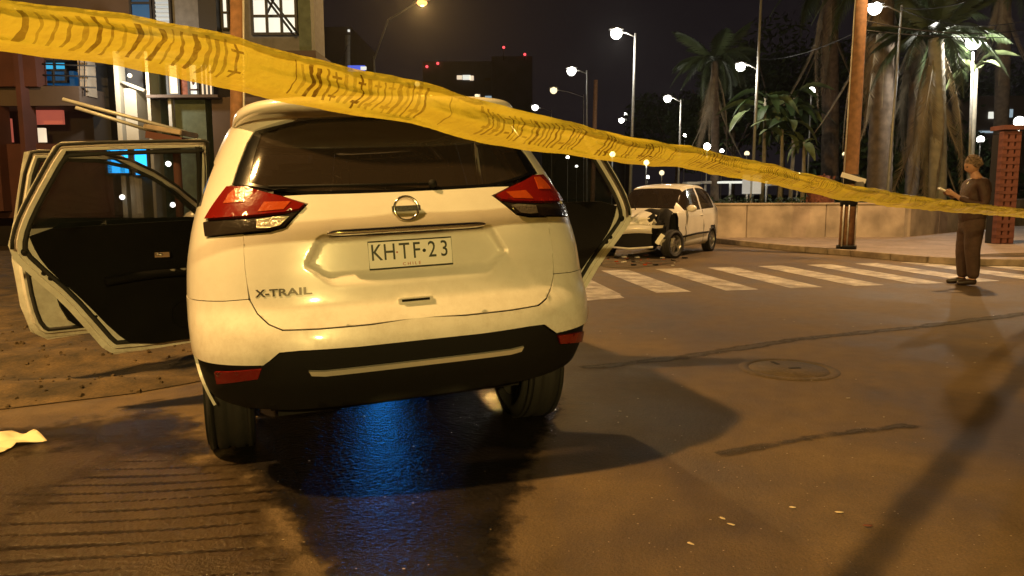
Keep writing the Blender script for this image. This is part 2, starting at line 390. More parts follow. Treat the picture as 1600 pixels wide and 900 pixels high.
# outlines traced on the body
zc = lambda py: invpx(650, py)[1]
LAMP = trace([(480, 319), (446, 355), (421, 362), (380, 366), (322, 372), (319, 349), (331, 327), (344, 308), (357, 291), (386, 291), (440, 306)])
WINB = 1.245
WIN = [(0, WINB)] + trace([(640, 298), (560, 301), (482, 303), (440, 299), (388, 290), (362, 289), (372, 258), (386, 222), (398, 203)]) + [(-.30 * US * .6, 1.585), (0, 1.59)]
GL = [(0, WINB + .012)] + trace([(560, 296), (482, 298), (440, 294), (396, 286), (388, 284), (396, 245), (408, 207)]) + [(-.25, 1.57), (0, 1.575)]
TGL = trace([(380, 366), (381, 400), (385, 440), (391, 470), (402, 490), (420, 507), (442, 516), (500, 514), (580, 507)])
TGZ = TGL[-1][1] + .008
# tailgate outline: window base, lamp, seam, bottom
lampr = [LAMP[10], LAMP[0], LAMP[1], LAMP[2], LAMP[3]]
TG = [(0, WINB)] + [WIN[2], WIN[3]] + lampr + TGL[1:] + [(0, TGZ)]
CUT = [(-.93, .50)]
BUMP_B = trace([(303, 577), (412, 572), (424, 563), (437, 552), (470, 549), (560, 543)])
BUMP_B[0] = (-1.43, BUMP_B[1][1] + .012)
zlow0 = BUMP_B[-1][1] + .004
def loopf(P): return inset(P, .0034)
tg = cp(sheet_obj('tailgate', 'white', suv, loopf(both(TG[:-1] + [TG[-1]])), skin(0, True), .0125, skirt=.012, flip=OUT))
SEAM = trace([(388, 467), (350, 470)]); SEAM.append((-1.40, SEAM[1][1] - .004))
# quarter panels and body sides
def qpanel(sd):
    L = []
    seam = SEAM
    # rear bounding: lamp outer edge, pillar beside the window
    L += [TGL[0], LAMP[4], LAMP[5], LAMP[6], LAMP[7], LAMP[8]] + WIN[6:9+1]
    L += [(-.36, 1.592), (-.36, 1.605)]
    L += [(t_of(y, z) * -US, z) for y, z in ((1.0, 1.605), (2.0, 1.605), (2.9, 1.605))]
    # windscreen pillar, bonnet side, nose
    L += [(-t_of(3.0, 1.45) * US, 1.45), (-3.1 * US, 1.18), (-3.3 * US, 1.0), (-4 * US, .985), (-4 * US, .30), (-3.2 * US, .26)]
    fa = [(-t_of(3.66 + .40 * cos(a), .36 + .40 * sin(a)) * US, .36 + .40 * sin(a)) for a in np.linspace(0, pi, 13)]
    L += [(-t_of(4.07, .26) * US, .26)] + fa + [(-t_of(3.25, .26) * US, .26), (-t_of(1.40, .26) * US, .26)]
    ra = [(-t_of(.96 + .40 * cos(a), .36 + .40 * sin(a)) * US, .36 + .40 * sin(a)) for a in np.linspace(0, pi * .86, 12)]
    L += ra + [seam[2], seam[1], seam[0]] + [TGL[2], TGL[1]]
    # openings: rear door, front door
    rd = [(2.02, .36), (1.44, .36), (1.33, .52), (1.20, .74), (1.05, .90), (1.00, 1.02), (1.07, 1.16), (1.25, 1.52), (2.02, 1.57)]
    fd = [(3.16, .36), (2.12, .36), (2.10, 1.0), (2.12, 1.56), (2.62, 1.55), (3.20, 1.14)]
    qw = [(.93, 1.20), (.72, 1.22), (.90, 1.40), (1.18, 1.50), (1.02, 1.20)]
    H = [[(-t_of(y, z) * US, z) for y, z in P] for P in (rd, fd)]
    qh = [(-t_of(y, z) * US, z) for y, z in qw]
    if sd > 0: L = mir(L); H = [mir(h) for h in H]; qh = mir(qh)
    cp(sheet_obj('body_side', 'white', suv, L, skin(0), .05, holes=H + [qh], skirt=.02, flip=OUT))
    cp(sheet_obj('quarter_window', 'glass', suv, inset(qh, .004), skin(-.006), .06, flip=OUT))
for sd in (-1, 1): qpanel(sd)
# bumper
def bump(sd):
    pass
seam = SEAM
ra = [(-t_of(.96 + .40 * cos(a), .36 + .40 * sin(a)) * US, .36 + .40 * sin(a)) for a in np.linspace(pi * .86, pi * 1.02, 4)]
BP = [(0, TGZ)] + [(u, z) for u, z in TGL[::-1][:-3]] + [seam[0], seam[1], seam[2]] + ra + BUMP_B + [(0, zlow0)]
cp(sheet_obj('rear_bumper', 'white', suv, loopf(both(BP)), skin(.002), .035, skirt=.012, flip=OUT))
LOWB = [(0, zlow0)] + BUMP_B[::-1] + [(-1.43, .45), (-1.25, .415), (-.8, .375), (-.4, .35), (0, .345)]
low = cp(sheet_obj('lower_bumper', 'black', suv, loopf(both(LOWB)), skin(-.012), .04, skirt=.05, flip=OUT))
for sd in (-1, 1):
    R = trace([(336, 580), (410, 575), (404, 592), (340, 600)])
    if sd > 0: R = mir(R)
    sheet_obj('reflector', 'red', low, inset(R, .002), skin(.006), .03, skirt=.012, flip=OUT)
# chrome strip across the lower bumper, traced
st = trace([(483, 583), (560, 577)]); zs = st[1][1]
ST = [(0, zs + .007), (-.2, zs + .007), (st[0][0], st[0][1] + .008), (st[0][0] + .01, st[0][1] - .012), (-.2, zs - .014), (0, zs - .014)]
sheet_obj('chrome_strip', 'satin', low, both(ST), skin(.006), .03, skirt=.015, flip=OUT)
# dark structure behind the shut lines
IN = [(0, 1.235)] + [(-.45, 1.235), (-.80, 1.26), (-1.20, 1.20), (-1.40, 1.0), (-1.42, .45), (-1.2, .3), (0, .3)]
cp(sheet_obj('inner_panel', 'dark', suv, both(IN), skin(-.075), .06, flip=OUT))
# window
wn = cp(sheet_obj('rear_window_surround', 'blackgloss', suv, loopf(both(WIN)), skin(-.004), .04, holes=[both(GL)], skirt=.01, flip=OUT))
cp(sheet_obj('rear_window', 'glass', suv, both(GL), skin(-.006), .04, flip=OUT))
wp = MB(); wp.tube([S(.02, 1.275) + Vector((0, -.012, 0)), S(-.30, 1.29) + Vector((0, -.018, 0))], .006, 6); wp.ball(S(.02, 1.275) + Vector((0, -.01, 0)), .02)
cp(wp.build('wiper', 'black', suv))
# lamps
zd = [invpx(330, 342)[1], invpx(390, 340)[1], invpx(450, 333)[1]]
def dome(base, poly_c, r=.13):
    def f(u, z, dep):
        return base(u, z, dep)
    return f
UPL = [LAMP[0], trace([(468, 330)])[0], trace([(445, 335)])[0], trace([(388, 341)])[0], trace([(321, 345)])[0], LAMP[6], LAMP[7], LAMP[8], LAMP[9], LAMP[10]]
LOL = [trace([(468, 331)])[0], LAMP[1], LAMP[2], LAMP[3], LAMP[4], LAMP[5], trace([(321, 346)])[0], trace([(388, 342)])[0], trace([(445, 336)])[0]]
for sd in (-1, 1):
    g = (lambda P: P) if sd < 0 else mir
    lh = cp(sheet_obj('tail_lamp', 'blackgloss', suv, loopf(g(LAMP)), skin(-.006), .03, skirt=.02, flip=OUT))
    seamu = trace([(387, 320)])[0][0]
    up = [p for p in UPL]
    sheet_obj('red_lens', 'red', lh, inset(g(UPL), .006), skin(.012), .02, skirt=.02, flip=OUT)
    am = trace([(370, 297), (384, 297), (384, 318), (352, 320), (360, 306)])
    sheet_obj('amber_lens', 'orange', lh, g(am), skin(.0145), .02, skirt=.01, flip=OUT)
    am = trace([(414, 318), (455, 317), (444, 329), (404, 333)])
    sheet_obj('amber_lens', 'orange', lh, g(am), skin(.0145), .02, skirt=.01, flip=OUT)
    sheet_obj('clear_lens', 'darklens', lh, inset(g(LOL), .005), skin(.008), .02, skirt=.02, flip=OUT)
    cl = trace([(402, 345), (440, 339), (452, 340), (438, 354), (418, 358), (402, 358)])
    sheet_obj('reversing_lens', 'clearlens', lh, g(cl), skin(.011), .02, skirt=.01, flip=OUT)
# spoiler
SPR = [(1.1, .60, 1.672), (.80, .635, 1.680), (.55, .665, 1.680), (.38, .680, 1.674), (.325, .684, 1.666), (.305, .686, 1.652), (.298, .688, 1.634), (.310, .688, 1.616), (.37, .688, 1.606), (.44, .692, 1.598), (.452, .697, 1.590)]
sp_ = MB()
def spf(a, b):
    k = SPR[int(round(b * 10))]; t = -.93 + 1.86 * a; q = abs(t) / .93; P = S(t, 1.6, 0, k[1] - .0 * q, k[0] + .06 * q ** 6); P.z = k[2] - .060 * q ** 4 - .018 * q ** 2; return P
sp_.grid(spf, 60, 10)
cp(sp_.build('roof_spoiler', 'white', suv))
brk = MB(); brk.grid(lambda a, b: S(-.10 + .20 * a, 1.618 + .014 * b, 0, .68, .385 - .04 * b) + Vector((0, -.004, 0)), 10, 1); cp(brk.build('high_brake_lamp', 'red', suv))
rf = MB()
def roof(a, b):
    t = -4 + 8 * a; P = S(t, 1.60); c = Vector((P.x * (1 - b), P.y + (min(max(P.y, 1.0), 2.4) - P.y) * b, 0)); c.z = 1.60 + .10 * (1 - (1 - b) ** 2.4) * (1 - .1 * (P.y / 4.)); return c
rf.grid(roof, 120, 8); cp(rf.build('roof', 'white', suv))
for sd in (-1, 1):
    r_ = MB(); pts = [Vector((sd * (.60 + .012 * sin(pi * k / 12)), .75 + 1.9 * k / 12, 1.665 + .05 * min(1, 3 * min(k, 12 - k) / 12))) for k in range(13)]
    r_.tube(pts, .016, 8); cp(r_.build('roof_rail', 'steel', suv))
# windscreen and bonnet
ws = MB(); ws.grid(lambda a, b: S(3.12 + 1.76 * a if 3.12 + 1.76 * a <= 4 else -(8 - (3.12 + 1.76 * a)), 1.17 + .42 * b) , 24, 6); cp(ws.build('windscreen', 'glass', suv))
bn = MB(); bn.grid(lambda a, b: S(3.05 + 1.9 * a if 3.05 + 1.9 * a <= 4 else -(8 - (3.05 + 1.9 * a)), .985 + .18 * b), 24, 10); cp(bn.build('bonnet', 'white', suv))
gri = MB(); gri.box((0, 4.63, .62), (.9, .04, .2)); cp(gri.build('grille', 'black', suv))
for sd in (-1, 1):
    h = MB(); h.box((sd * .68, 4.50, .84), (.34, .16, .13), rz=-sd * .5); cp(h.build('headlight', 'clearlens', suv, bevel=.02))
# tailgate fittings
def on(t, z, d=0.): p = S(t, z); return p + Vector((0, recess(p.x, z) - d, 0))
# chrome garnish bar above the plate
GB = trace([(511, 359), (516, 356), (580, 354)])
gb = MB(); uL = GB[0][0] / US; zb = 1.085
def garn(a, b):
    t = uL * (1 - 2 * a); th = 2 * pi * b; k = 1 - abs(2 * a - 1) ** 8 * .6; p = S(t, zb + .004); return p + Vector((0, -.012 + .016 * cos(th) * k, .0145 * sin(th) * k))
gb.grid(garn, 40, 10); go = gb.build('chrome_garnish', 'chrome', tg)
ug = MB(); ug.grid(lambda a, b: S(uL * .96 * (1 - 2 * a), 1.072) + Vector((0, -.006 + .05 * b, -.002)), 24, 1); ug.build('recess_shelf', 'black', tg)
# emblem
ec = trace([(645, 325)])[0]; E0 = S(0, ec[1]); tiltE = radians(12)
EM = Matrix.Translation(E0 + Vector((0, -.014, 0))) @ Matrix.Rotation(-tiltE + pi / 2, 4, 'X')
em = MB(); em.tube([EM @ Vector((.052 * cos(a), .052 * sin(a), 0)) for a in np.linspace(0, 2 * pi, 33)[:-1]], .0062, 8, closed=True)
emo = em.build('emblem', 'chrome', tg)
eb = MB(); q = [EM @ Vector(v) for v in ((-.062, -.012, .003), (.062, -.012, .003), (.062, .012, .003), (-.062, .012, .003), (-.062, -.012, -.008), (.062, -.012, -.008), (.062, .012, -.008), (-.062, .012, -.008))]
eb.add(q, [(0, 1, 2, 3), (4, 7, 6, 5), (0, 4, 5, 1), (1, 5, 6, 2), (2, 6, 7, 3), (3, 7, 4, 0)]); eb.build('emblem_bar', 'chrome', emo)
text_mesh('NISSAN', .021, 'emblem_lettering', 'ink', emo, EM @ Matrix.Translation((0, 0, .0036)), .0006, 1.15, .0003)
# number plate
pc = trace([(643, 396)])[0]; zp = pc[1]; P0 = on(0, zp, .012)
PM = Matrix.Translation(P0 + Vector((.004, -.004, 0))) @ Matrix.Rotation(pi / 2 - radians(6), 4, 'X')
pl = MB(); hw, hh = .181, .058
pl.add([PM @ Vector(v) for v in ((-hw, -hh, 0), (hw, -hh, 0), (hw, hh, 0), (-hw, hh, 0), (-hw, -hh, -.004), (hw, -hh, -.004), (hw, hh, -.004), (-hw, hh, -.004))], [(0, 1, 2, 3), (4, 7, 6, 5), (0, 4, 5, 1), (1, 5, 6, 2), (2, 6, 7, 3), (3, 7, 4, 0)])
plo = pl.build('number_plate', 'platewhite', tg)
fr = MB(); fr.tube([PM @ Vector(v) for v in ((-hw, -hh, .001), (hw, -hh, .001), (hw, hh, .001), (-hw, hh, .001))], .0032, 6, closed=True); fr.build('plate_frame', 'ink', plo)
for ch, x in (('K', -.148), ('H', -.092), ('T', -.028), ('F', .024), ('2', .093), ('3', .147)):
    text_mesh(ch, .098, 'plate_lettering', 'ink', plo, PM @ Matrix.Translation((x, .008, .0012)), .0006, .80, .0004)
dm = MB(); dm.lathe([(0, .0025), (.0075, .0025), (.0075, 0)], n=12)
d_ = dm.build('plate_dot', 'ink', plo); d_.data.transform(PM @ Matrix.Translation((.058, .008, 0)))
d2 = MB().lathe([(0, .002), (.004, .002), (.004, 0)], n=10).build('plate_dot', 'inkred', plo); d2.data.transform(PM @ Matrix.Translation((-.06, .008, 0)))
text_mesh('C H I L E', .019, 'plate_lettering', 'inkred', plo, PM @ Matrix.Translation((0, -.044, .0012)), .0005, 1.1)
# model badge on the left of the tailgate
bl = trace([(402, 462), (484, 452)]); tm, zm = (bl[0][0] + bl[1][0]) / 2 / US, (bl[0][1] + bl[1][1]) / 2
Bp = S(tm, zm); Bn = Sn(tm, zm); Bn = -Bn if Bn.y > 0 else Bn; bx = Vector((0, 0, 1)).cross(Bn).normalized(); by = Bn.cross(bx)
BM = Matrix((( bx.x, by.x, Bn.x, Bp.x + Bn.x * .004), (bx.y, by.y, Bn.y, Bp.y + Bn.y * .004), (bx.z, by.z, Bn.z, Bp.z + Bn.z * .004), (0, 0, 0, 1)))
bt = text_mesh('X-TRAIL', .041, 'model_lettering', 'badge', tg, Matrix.Identity(4), .0006, 1.45, .0011)
lt_ = (S(tm + .01, zm) - S(tm - .01, zm)).length / .02
for v in bt.data.vertices:
    t_, z_ = tm + v.co.x / lt_, zm + v.co.y; nn = Sn(t_, z_); nn = -nn if nn.y > 0 else nn; v.co = S(t_, z_) + nn * (.0012 + v.co.z)
# little handle recess below the plate
hp = trace([(653, 468)])[0]
hz = hp[1]
hd = MB(); hd.box(S(0, hz) + Vector((.0, -.004, 0)), (.150, .012, .030)); hd.box(S(0, hz) + Vector((0, -.011, .012)), (.135, .010, .008)); hd.build('release_handle', 'white', tg, bevel=.003)
hs = MB(); hs.box(S(0, hz) + Vector((0, -.0108, .002)), (.12, .002, .010)); hs.build('handle_slot', 'black', tg)
# tow point, exhaust, underbody
ub = MB(); ub.b2((-.62, .45, .24), (.62, 4.3, .55)); ub.b2((-.80, 1.5, .24), (.80, 3.1, .42)); cp(ub.build('underbody', 'dark', suv, bevel=.03))
ex = MB(); ex.tube([(-.35, 1.6, .34), (-.36, .6, .34), (-.38, .50, .33), (-.39, .42, .30)], .026, 10); ex.tube([(-.1, .62, .30), (.3, .62, .30)], .075, 12); cp(ex.build('exhaust', 'steel', suv))
ax = MB(); ax.tube([(-.72, .96, .30), (.72, .96, .30)], .045, 8); cp(ax.build('axle', 'steel', suv))
# cabin floor, seats, headlining
cb = MB(); cb.b2((-.82, .55, .42), (.82, 3.5, .50)); cp(cb.build('cabin_floor', 'fabric', suv))
for sd in (-1, 1):
    pil = MB(); pil.tube([(sd * .83, 2.07, .45), (sd * .83, 2.07, 1.0), (sd * .70, 2.07, 1.58)], [.07, .06, .04], 6); cp(pil.build('door_pillar', 'black', suv))
ds = MB(); ds.box((0, 3.35, .95), (1.5, .45, .3)); cp(ds.build('dashboard', 'fabric', suv, bevel=.05))
def seat(x, y, w):
    s = MB(); s.box((x, y + .25, .62), (w, .5, .2)); s.box((x, y - .06, .95), (w, .16, .62), rx=.2); s.box((x, y - .16, 1.33), (min(w, .28) , .1, .18), rx=.2)
    if w > .6: s.box((x - .38, y - .16, 1.33), (.26, .1, .18), rx=.2); s.box((x + .38, y - .16, 1.33), (.26, .1, .18), rx=.2)
    cp(s.build('seat', 'fabric', suv, bevel=.04))
seat(0, 1.42, 1.25); seat(-.38, 2.45, .52); seat(.38, 2.45, .52)
# wheels
def wheel(parent, x, y, r, wd, sd, axis_tilt=0., sp=5, ztop=None):
    t = MB(); hw = wd / 2
    prof = [(r * .62, -hw * .9), (r * .8, -hw), (r * .93, -hw * .98), (r * .985, -hw * .82), (r, -hw * .6)]
    for k in (-.35, 0., .35): prof += [(r, (k - .09) * wd), (r * .972, (k - .06) * wd), (r * .972, (k + .06) * wd), (r, (k + .09) * wd)]
    prof += [(r, hw * .6 + .04 * wd), (r * .985, hw * .86), (r * .93, hw * .98), (r * .8, hw), (r * .62, hw * .9)]
    prof = sorted(prof[:5], key=lambda q: q[1]) + prof[5:-5] + prof[-5:]
    t.lathe(prof, axis='X', n=48)
    w = empty('wheel', (x, y, r - .008)); w.parent = parent; w.rotation_euler = (0, 0, axis_tilt)
    t.build('tyre', 'rubber', w)
    h = MB(); h.lathe([(r * .64, -hw * .85), (r * .60, -hw * .5), (r * .58, hw * .2), (r * .60, hw * .6), (r * .64, hw * .88)], axis='X', n=36)
    h.lathe([(0, sd * hw * .55), (r * .15, sd * hw * .6), (r * .17, sd * hw * .4), (r * .5, sd * hw * .1)], axis='X', n=24)
    for k in range(sp):
        a = 2 * pi * k / sp
        for d in (-.11, .11):
            c = Vector((sd * hw * .62, cos(a + d) * r * .37, sin(a + d) * r * .37)); h.box(c, (.02, r * .055, r * .50), rx=-(pi / 2 - a) + 0 if False else a - pi / 2)
    h.build('rim', 'rim', w)
    bd = MB(); bd.lathe([(0, -.01), (r * .42, -.01), (r * .42, .01), (0, .01)], axis='X', n=20); bd.build('brake_disc', 'steel', w)
    return w
for x, y in ((-.80, .96), (.80, .96), (-.80, 3.66), (.80, 3.66)): wheel(suv, x, y, .362, .225, 1 if x > 0 else -1)
# doors
REAR_O = [(.0, .36), (.60, .35), (.66, .40), (.73, .52), (.84, .70), (.96, .85), (1.04, .96), (1.055, 1.04), (1.02, 1.16), (.95, 1.30), (.80, 1.56), (.76, 1.585), (.05, 1.60), (0, 1.585), (0, 1.0)]
FRONT_O = [(.0, .36), (.93, .35), (1.00, .42), (1.03, .60), (1.04, .9), (1.03, 1.05), (.96, 1.585), (.90, 1.60), (.55, 1.58), (.30, 1.42), (.06, 1.16), (0, 1.08)]
REAR_G = [(.05, 1.08), (.95, 1.09), (.958, 1.145), (.89, 1.28), (.745, 1.535), (.05, 1.55)]
FRONT_G = [(.10, 1.10), (.965, 1.10), (.90, 1.545), (.56, 1.535), (.33, 1.38)]
def door(side, hy, phi, O, G, rear=True):
    ph = radians(phi)
    def fn(b0):
        def f(a, z, dep):
            w = .925 if z < .95 else fw(z) + .0
            w = min(w, .925); off = .925 - w; thick = b0 + dep
            # outer skin bulge
            x = .90 + sin(ph) * a - cos(ph) * (off + thick); y = hy - cos(ph) * a - sin(ph) * (off + thick)
            return Vector((side * x, y, z))
        return f
    if not rear: O = [(a * 1.3, z) for a, z in O]; G = [(a * 1.3, z) for a, z in G]
    d = empty('door'); d.parent = suv; d.matrix_basis = TILT; tag(d, label=('open rear door, dark trim inside a white frame' if rear else 'open front door, standing ahead of the rear door'))
    inn = [(p[0], p[1]) for p in inset(O, .012)]
    Gi = inset(G, -.0)
    c0 = fn(0)(.5, .9, 0); c1 = fn(0)(.5, .9, .1)
    dirv = (c1 - c0)
    sheet_obj('outer_skin', 'white', d, O, fn(0), .07, holes=[G], flip=lambda c: -dirv)
    # rolled edge: outer skin -> step -> inner flange
    def rim(Pa, ba, Pb, bb, name, m):
        A = dense(Pa, .03); n = len(A); Bm = inset(A, .0) if Pb is None else Pb
        mb = MB(); mb.add([fn(ba)(p[0], p[1], 0) for p in A] + [fn(bb)(p[0], p[1], 0) for p in Bm], [(i, (i + 1) % n, (i + 1) % n + n, i + n) for i in range(n)], True); return mb
    A = dense(smooth_poly(O, 1), .03); B1 = inset(A, .004); B2 = inset(A, .03); n = len(A)
    mb = MB()
    for (P, b), (Q, c) in (((A, 0.), (A, .018)), ((A, .018), (B2, .022)), ((B2, .022), (inset(A, .036), .075))):
        mb.add([fn(b)(p[0], p[1], 0) for p in P] + [fn(c)(p[0], p[1], 0) for p in Q], [(i, (i + 1) % n, (i + 1) % n + n, i + n) for i in range(n)], False)
    mb.build('door_edge', 'white', d)
    fl = inset(A, .036)
    sheet_obj('inner_flange', 'white', d, fl, fn(.075), .05, holes=[G], flip=lambda c: dirv)
    # window reveal
    Gd = dense(G, .04); n2 = len(Gd); rv = MB(); rv.add([fn(0.)(p[0], p[1], 0) for p in Gd] + [fn(.075)(p[0], p[1], 0) for p in Gd], [(i, (i + 1) % n2, (i + 1) % n2 + n2, i + n2) for i in range(n2)], False); rv.build('window_channel', 'rubber', d)
    sheet_obj('window_glass', 'glassclear', d, inset(G, .002), fn(.03), .1)
    # black seal along the edge
    sl = [fn(.082)(p[0], p[1], 0) for p in inset(A, .070)] if rear else [fn(.082)(p[0], p[1], 0) for p in inset(A, .062)]
    s_ = MB(); s_.tube(sl[::1], .013, 6, closed=True); s_.build('rubber_seal', 'rubber', d)
    # trim panel
    if rear: T = [(.01, .44), (.02, .40), (.50, .40), (.60, .50), (.74, .71), (.87, .87), (.93, .98), (.965, 1.12), (.5, 1.125), (.01, 1.125), (.0, 1.1)]
    else: T = [(.01, .42), (.78, .40), (.86, .50), (.90, .8), (.93, 1.13), (.5, 1.13), (.10, 1.12), (.01, 1.02)]; T = [(a * 1.3, z) for a, z in T]
    sheet_obj('trim_panel', 'trim', d, smooth_poly(T, 1), fn(.125), .08, skirt=-.05)
    ar = MB(); ar.tube([fn(.150)(a, .80 + .02 * sin(a * 5), 0) for a in np.linspace(.12, .62, 8)], .026, 8); ar.build('armrest', 'trim', d)
    fs_ = MB(); fs_.tube([fn(.068)(p[0], p[1], 0) for p in inset(A, .012) if p[1] > (1.02 if rear else .96)], .010, 6); fs_.build('frame_seal', 'rubber', d)
    hn = MB(); hn.box(fn(.135)(.30, .93, 0), (.09, .03, .03), rz=side * (pi / 2 - ph)); hn.tube([fn(.14)(.26, .925, 0), fn(.15)(.34, .935, 0)], .008, 6); hn.build('inside_handle', 'chrome', d)
    spk = MB(); cc = fn(.127)(.22, .56, 0); spk.ball(cc, .07, sq=(1, 1, 1)); 
    sg_ = MB(); cs_ = [fn(.128)(.20 + .085 * cos(a), .56 + .085 * sin(a), 0) for a in np.linspace(0, 2 * pi, 21)[:-1]]; sg_.tube(cs_, .006, 5, closed=True); sg_.build('speaker_ring', 'trim', d)
    for q_ in (.14, .20, .26): sw = MB(); sw.box(fn(.165)(q_, .835, 0), (.035, .02, .012), rz=side * (pi / 2 - ph)); sw.build('window_switch', 'steel', d, bevel=.003)
    for hz_ in (.55, .92): hg = MB(); hg.tube([fn(.02)(-.05, hz_ - .03, 0), fn(.02)(-.05, hz_ + .03, 0)], .018, 8); hg.tube([fn(.02)(-.05, hz_, 0), fn(.04)(.03, hz_, 0)], .016, 6); hg.build('hinge', 'white', d)
    oh = MB(); oh.tube([fn(-.03)(.80 if rear else .84, .98, 0), fn(-.04)(.90 if rear else .92, .98, 0)], .013, 8); oh.build('outside_handle', 'white', d)
    # latch and drain holes on the flange
    lt = MB()
    if rear: HL = [(1.005, 1.0, .022), (.90, .845, .016), (.93, .875, .014), (.70, .60, .008)]
    else: HL = [(1.0, .80, .016), (.985, .55, .009), (.99, .95, .02)]
    for k, (a, z, r) in enumerate(HL):
        c = fn(.077)(a * (1 if rear else 1.3) - .022, z, 0); lt = MB(); lt.ball(c, r, 8, 6); lt.build('latch' if k == 0 else 'drain_hole', 'dark', d)
door(-1, 2.05, 74, REAR_O, REAR_G)
door(1, 2.05, 62, REAR_O, REAR_G)
door(-1, 3.17, 66, FRONT_O, FRONT_G, False)
# right front door is shut: skin and glass in the opening
fd = [(3.15, .37), (2.13, .37), (2.11, 1.0), (2.13, 1.55), (2.61, 1.54), (3.18, 1.14)]
P_ = [(t_of(y, z) * US, z) for y, z in fd]; g_ = [(t_of(y, z) * US, z) for y, z in [(3.02, 1.13), (2.18, 1.12), (2.19, 1.51), (2.58, 1.50)]]
cd = cp(sheet_obj('closed_door', 'white', suv, P_, skin(.0), .06, holes=[g_], skirt=.015, flip=OUT, label='closed front door'))
sheet_obj('window_glass', 'glass', cd, g_, skin(-.005), .08)
for sd in (-1, 1):
    m_ = MB(); m_.ball((sd * 1.02, 3.2, 1.08), .12, sq=(1, .6, .75)); m_.tube([(sd * .88, 3.18, 1.06), (sd * .98, 3.2, 1.06)], .03, 6); cp(m_.build('wing_mirror', 'white', suv))

# ================================================================== GROUND
def struct(o): o['kind'] = 'structure'; return o
g = MB(); g.add([(-300, -60, 0), (300, -60, 0), (300, 900, 0), (-300, 900, 0)], [(0, 1, 2, 3)]); struct(g.build('road', 'asphalt'))

road = bpy.data.objects['road']
def lay(name, poly, m, z=.004, parent=None):
    b = MB(); b.add([(x, y, z) for x, y in poly], [tuple(range(len(poly)))]); return b.build(name, m, parent)
# wet, oily patch under and behind the SUV
def blob(pts, it=3): return smooth_poly(pts, it)
WET = [tuple(gr(*p)[:2]) for p in ((318, 690), (336, 735), (380, 800), (440, 850), (470, 905), (470, 1060), (860, 1060), (820, 905), (830, 850), (842, 800), (850, 742), (880, 690), (905, 640))] + [(0.3, 5.2), (-1.2, 7.5), (-2.1, 6.2), (-1.75, 4.6)]
def faded(name, poly, m, z, fn_attr, step=.05, hfn=None, parent=None):
    P = dense(poly, step); arr = np.array(P)
    hf = hfn or (lambda x, y: z)
    mb = sheet(poly, lambda x, y, d: Vector((x, y, hf(x, y))), step); me = bpy.data.meshes.new(name); me.from_pydata(mb.v, [], mb.f); me.materials.append(m)
    me.polygons.foreach_set('use_smooth', [True] * len(me.polygons)); at_ = me.attributes.new('edge', 'FLOAT', 'POINT'); aw = me.attributes.new('wetness', 'FLOAT', 'POINT')
    for i, v in enumerate(me.vertices):
        at_.data[i].value = float(np.sqrt(np.min((arr[:, 0] - v.co.x) ** 2 + (arr[:, 1] - v.co.y) ** 2))); aw.data[i].value = fn_attr(v.co.x, v.co.y) if fn_attr else 0.
    return link(name, me, parent)
def fade_mat(base, width, nscale=6., wet=None):
    m = M[base].copy(); m.name = base + '_faded'; n = m.node_tree; L = n.links.new; b = n.nodes['Principled BSDF']
    a = n.nodes.new('ShaderNodeAttribute'); a.attribute_name = 'edge'; z = n.nodes.new('ShaderNodeTexNoise'); z.inputs['Scale'].default_value = nscale; z.inputs['Detail'].default_value = 6; z.inputs['Roughness'].default_value = .7
    t = n.nodes.new('ShaderNodeTexCoord'); L(t.outputs['Object'], z.inputs['Vector'])
    d = n.nodes.new('ShaderNodeMath'); d.operation = 'DIVIDE'; L(a.outputs['Fac'], d.inputs[0]); d.inputs[1].default_value = width
    ad = n.nodes.new('ShaderNodeMath'); ad.operation = 'MULTIPLY_ADD'; L(z.outputs['Fac'], ad.inputs[0]); ad.inputs[1].default_value = 2.2; ad.inputs[2].default_value = -1.45
    s_ = n.nodes.new('ShaderNodeMath'); s_.operation = 'ADD'; L(d.outputs[0], s_.inputs[0]); L(ad.outputs[0], s_.inputs[1])
    e0 = n.nodes.new('ShaderNodeMath'); e0.operation = 'MULTIPLY'; e0.use_clamp = True; L(s_.outputs[0], e0.inputs[0]); e0.inputs[1].default_value = 1.6
    m2 = n.nodes.new('ShaderNodeMath'); m2.operation = 'MINIMUM'; q = n.nodes.new('ShaderNodeMath'); q.operation = 'MULTIPLY'; L(d.outputs[0], q.inputs[0]); q.inputs[1].default_value = 3.; L(e0.outputs[0], m2.inputs[0]); L(q.outputs[0], m2.inputs[1]); m2.use_clamp = True
    L(m2.outputs[0], b.inputs['Alpha'])
    if wet:
        w = n.nodes.new('ShaderNodeAttribute'); w.attribute_name = 'wetness'; src = b.inputs['Base Color'].links[0].from_socket; mx = n.nodes.new('ShaderNodeMix'); mx.data_type = 'RGBA'; L(w.outputs['Fac'], mx.inputs[0]); L(src, mx.inputs[6]); mx.inputs[7].default_value = (*wet, 1); L(mx.outputs[2], b.inputs['Base Color'])
        mr = n.nodes.new('ShaderNodeMapRange'); L(w.outputs['Fac'], mr.inputs[0]); mr.inputs['To Min'].default_value = .55; mr.inputs['To Max'].default_value = .15; L(mr.outputs[0], b.inputs['Roughness'])
    return m
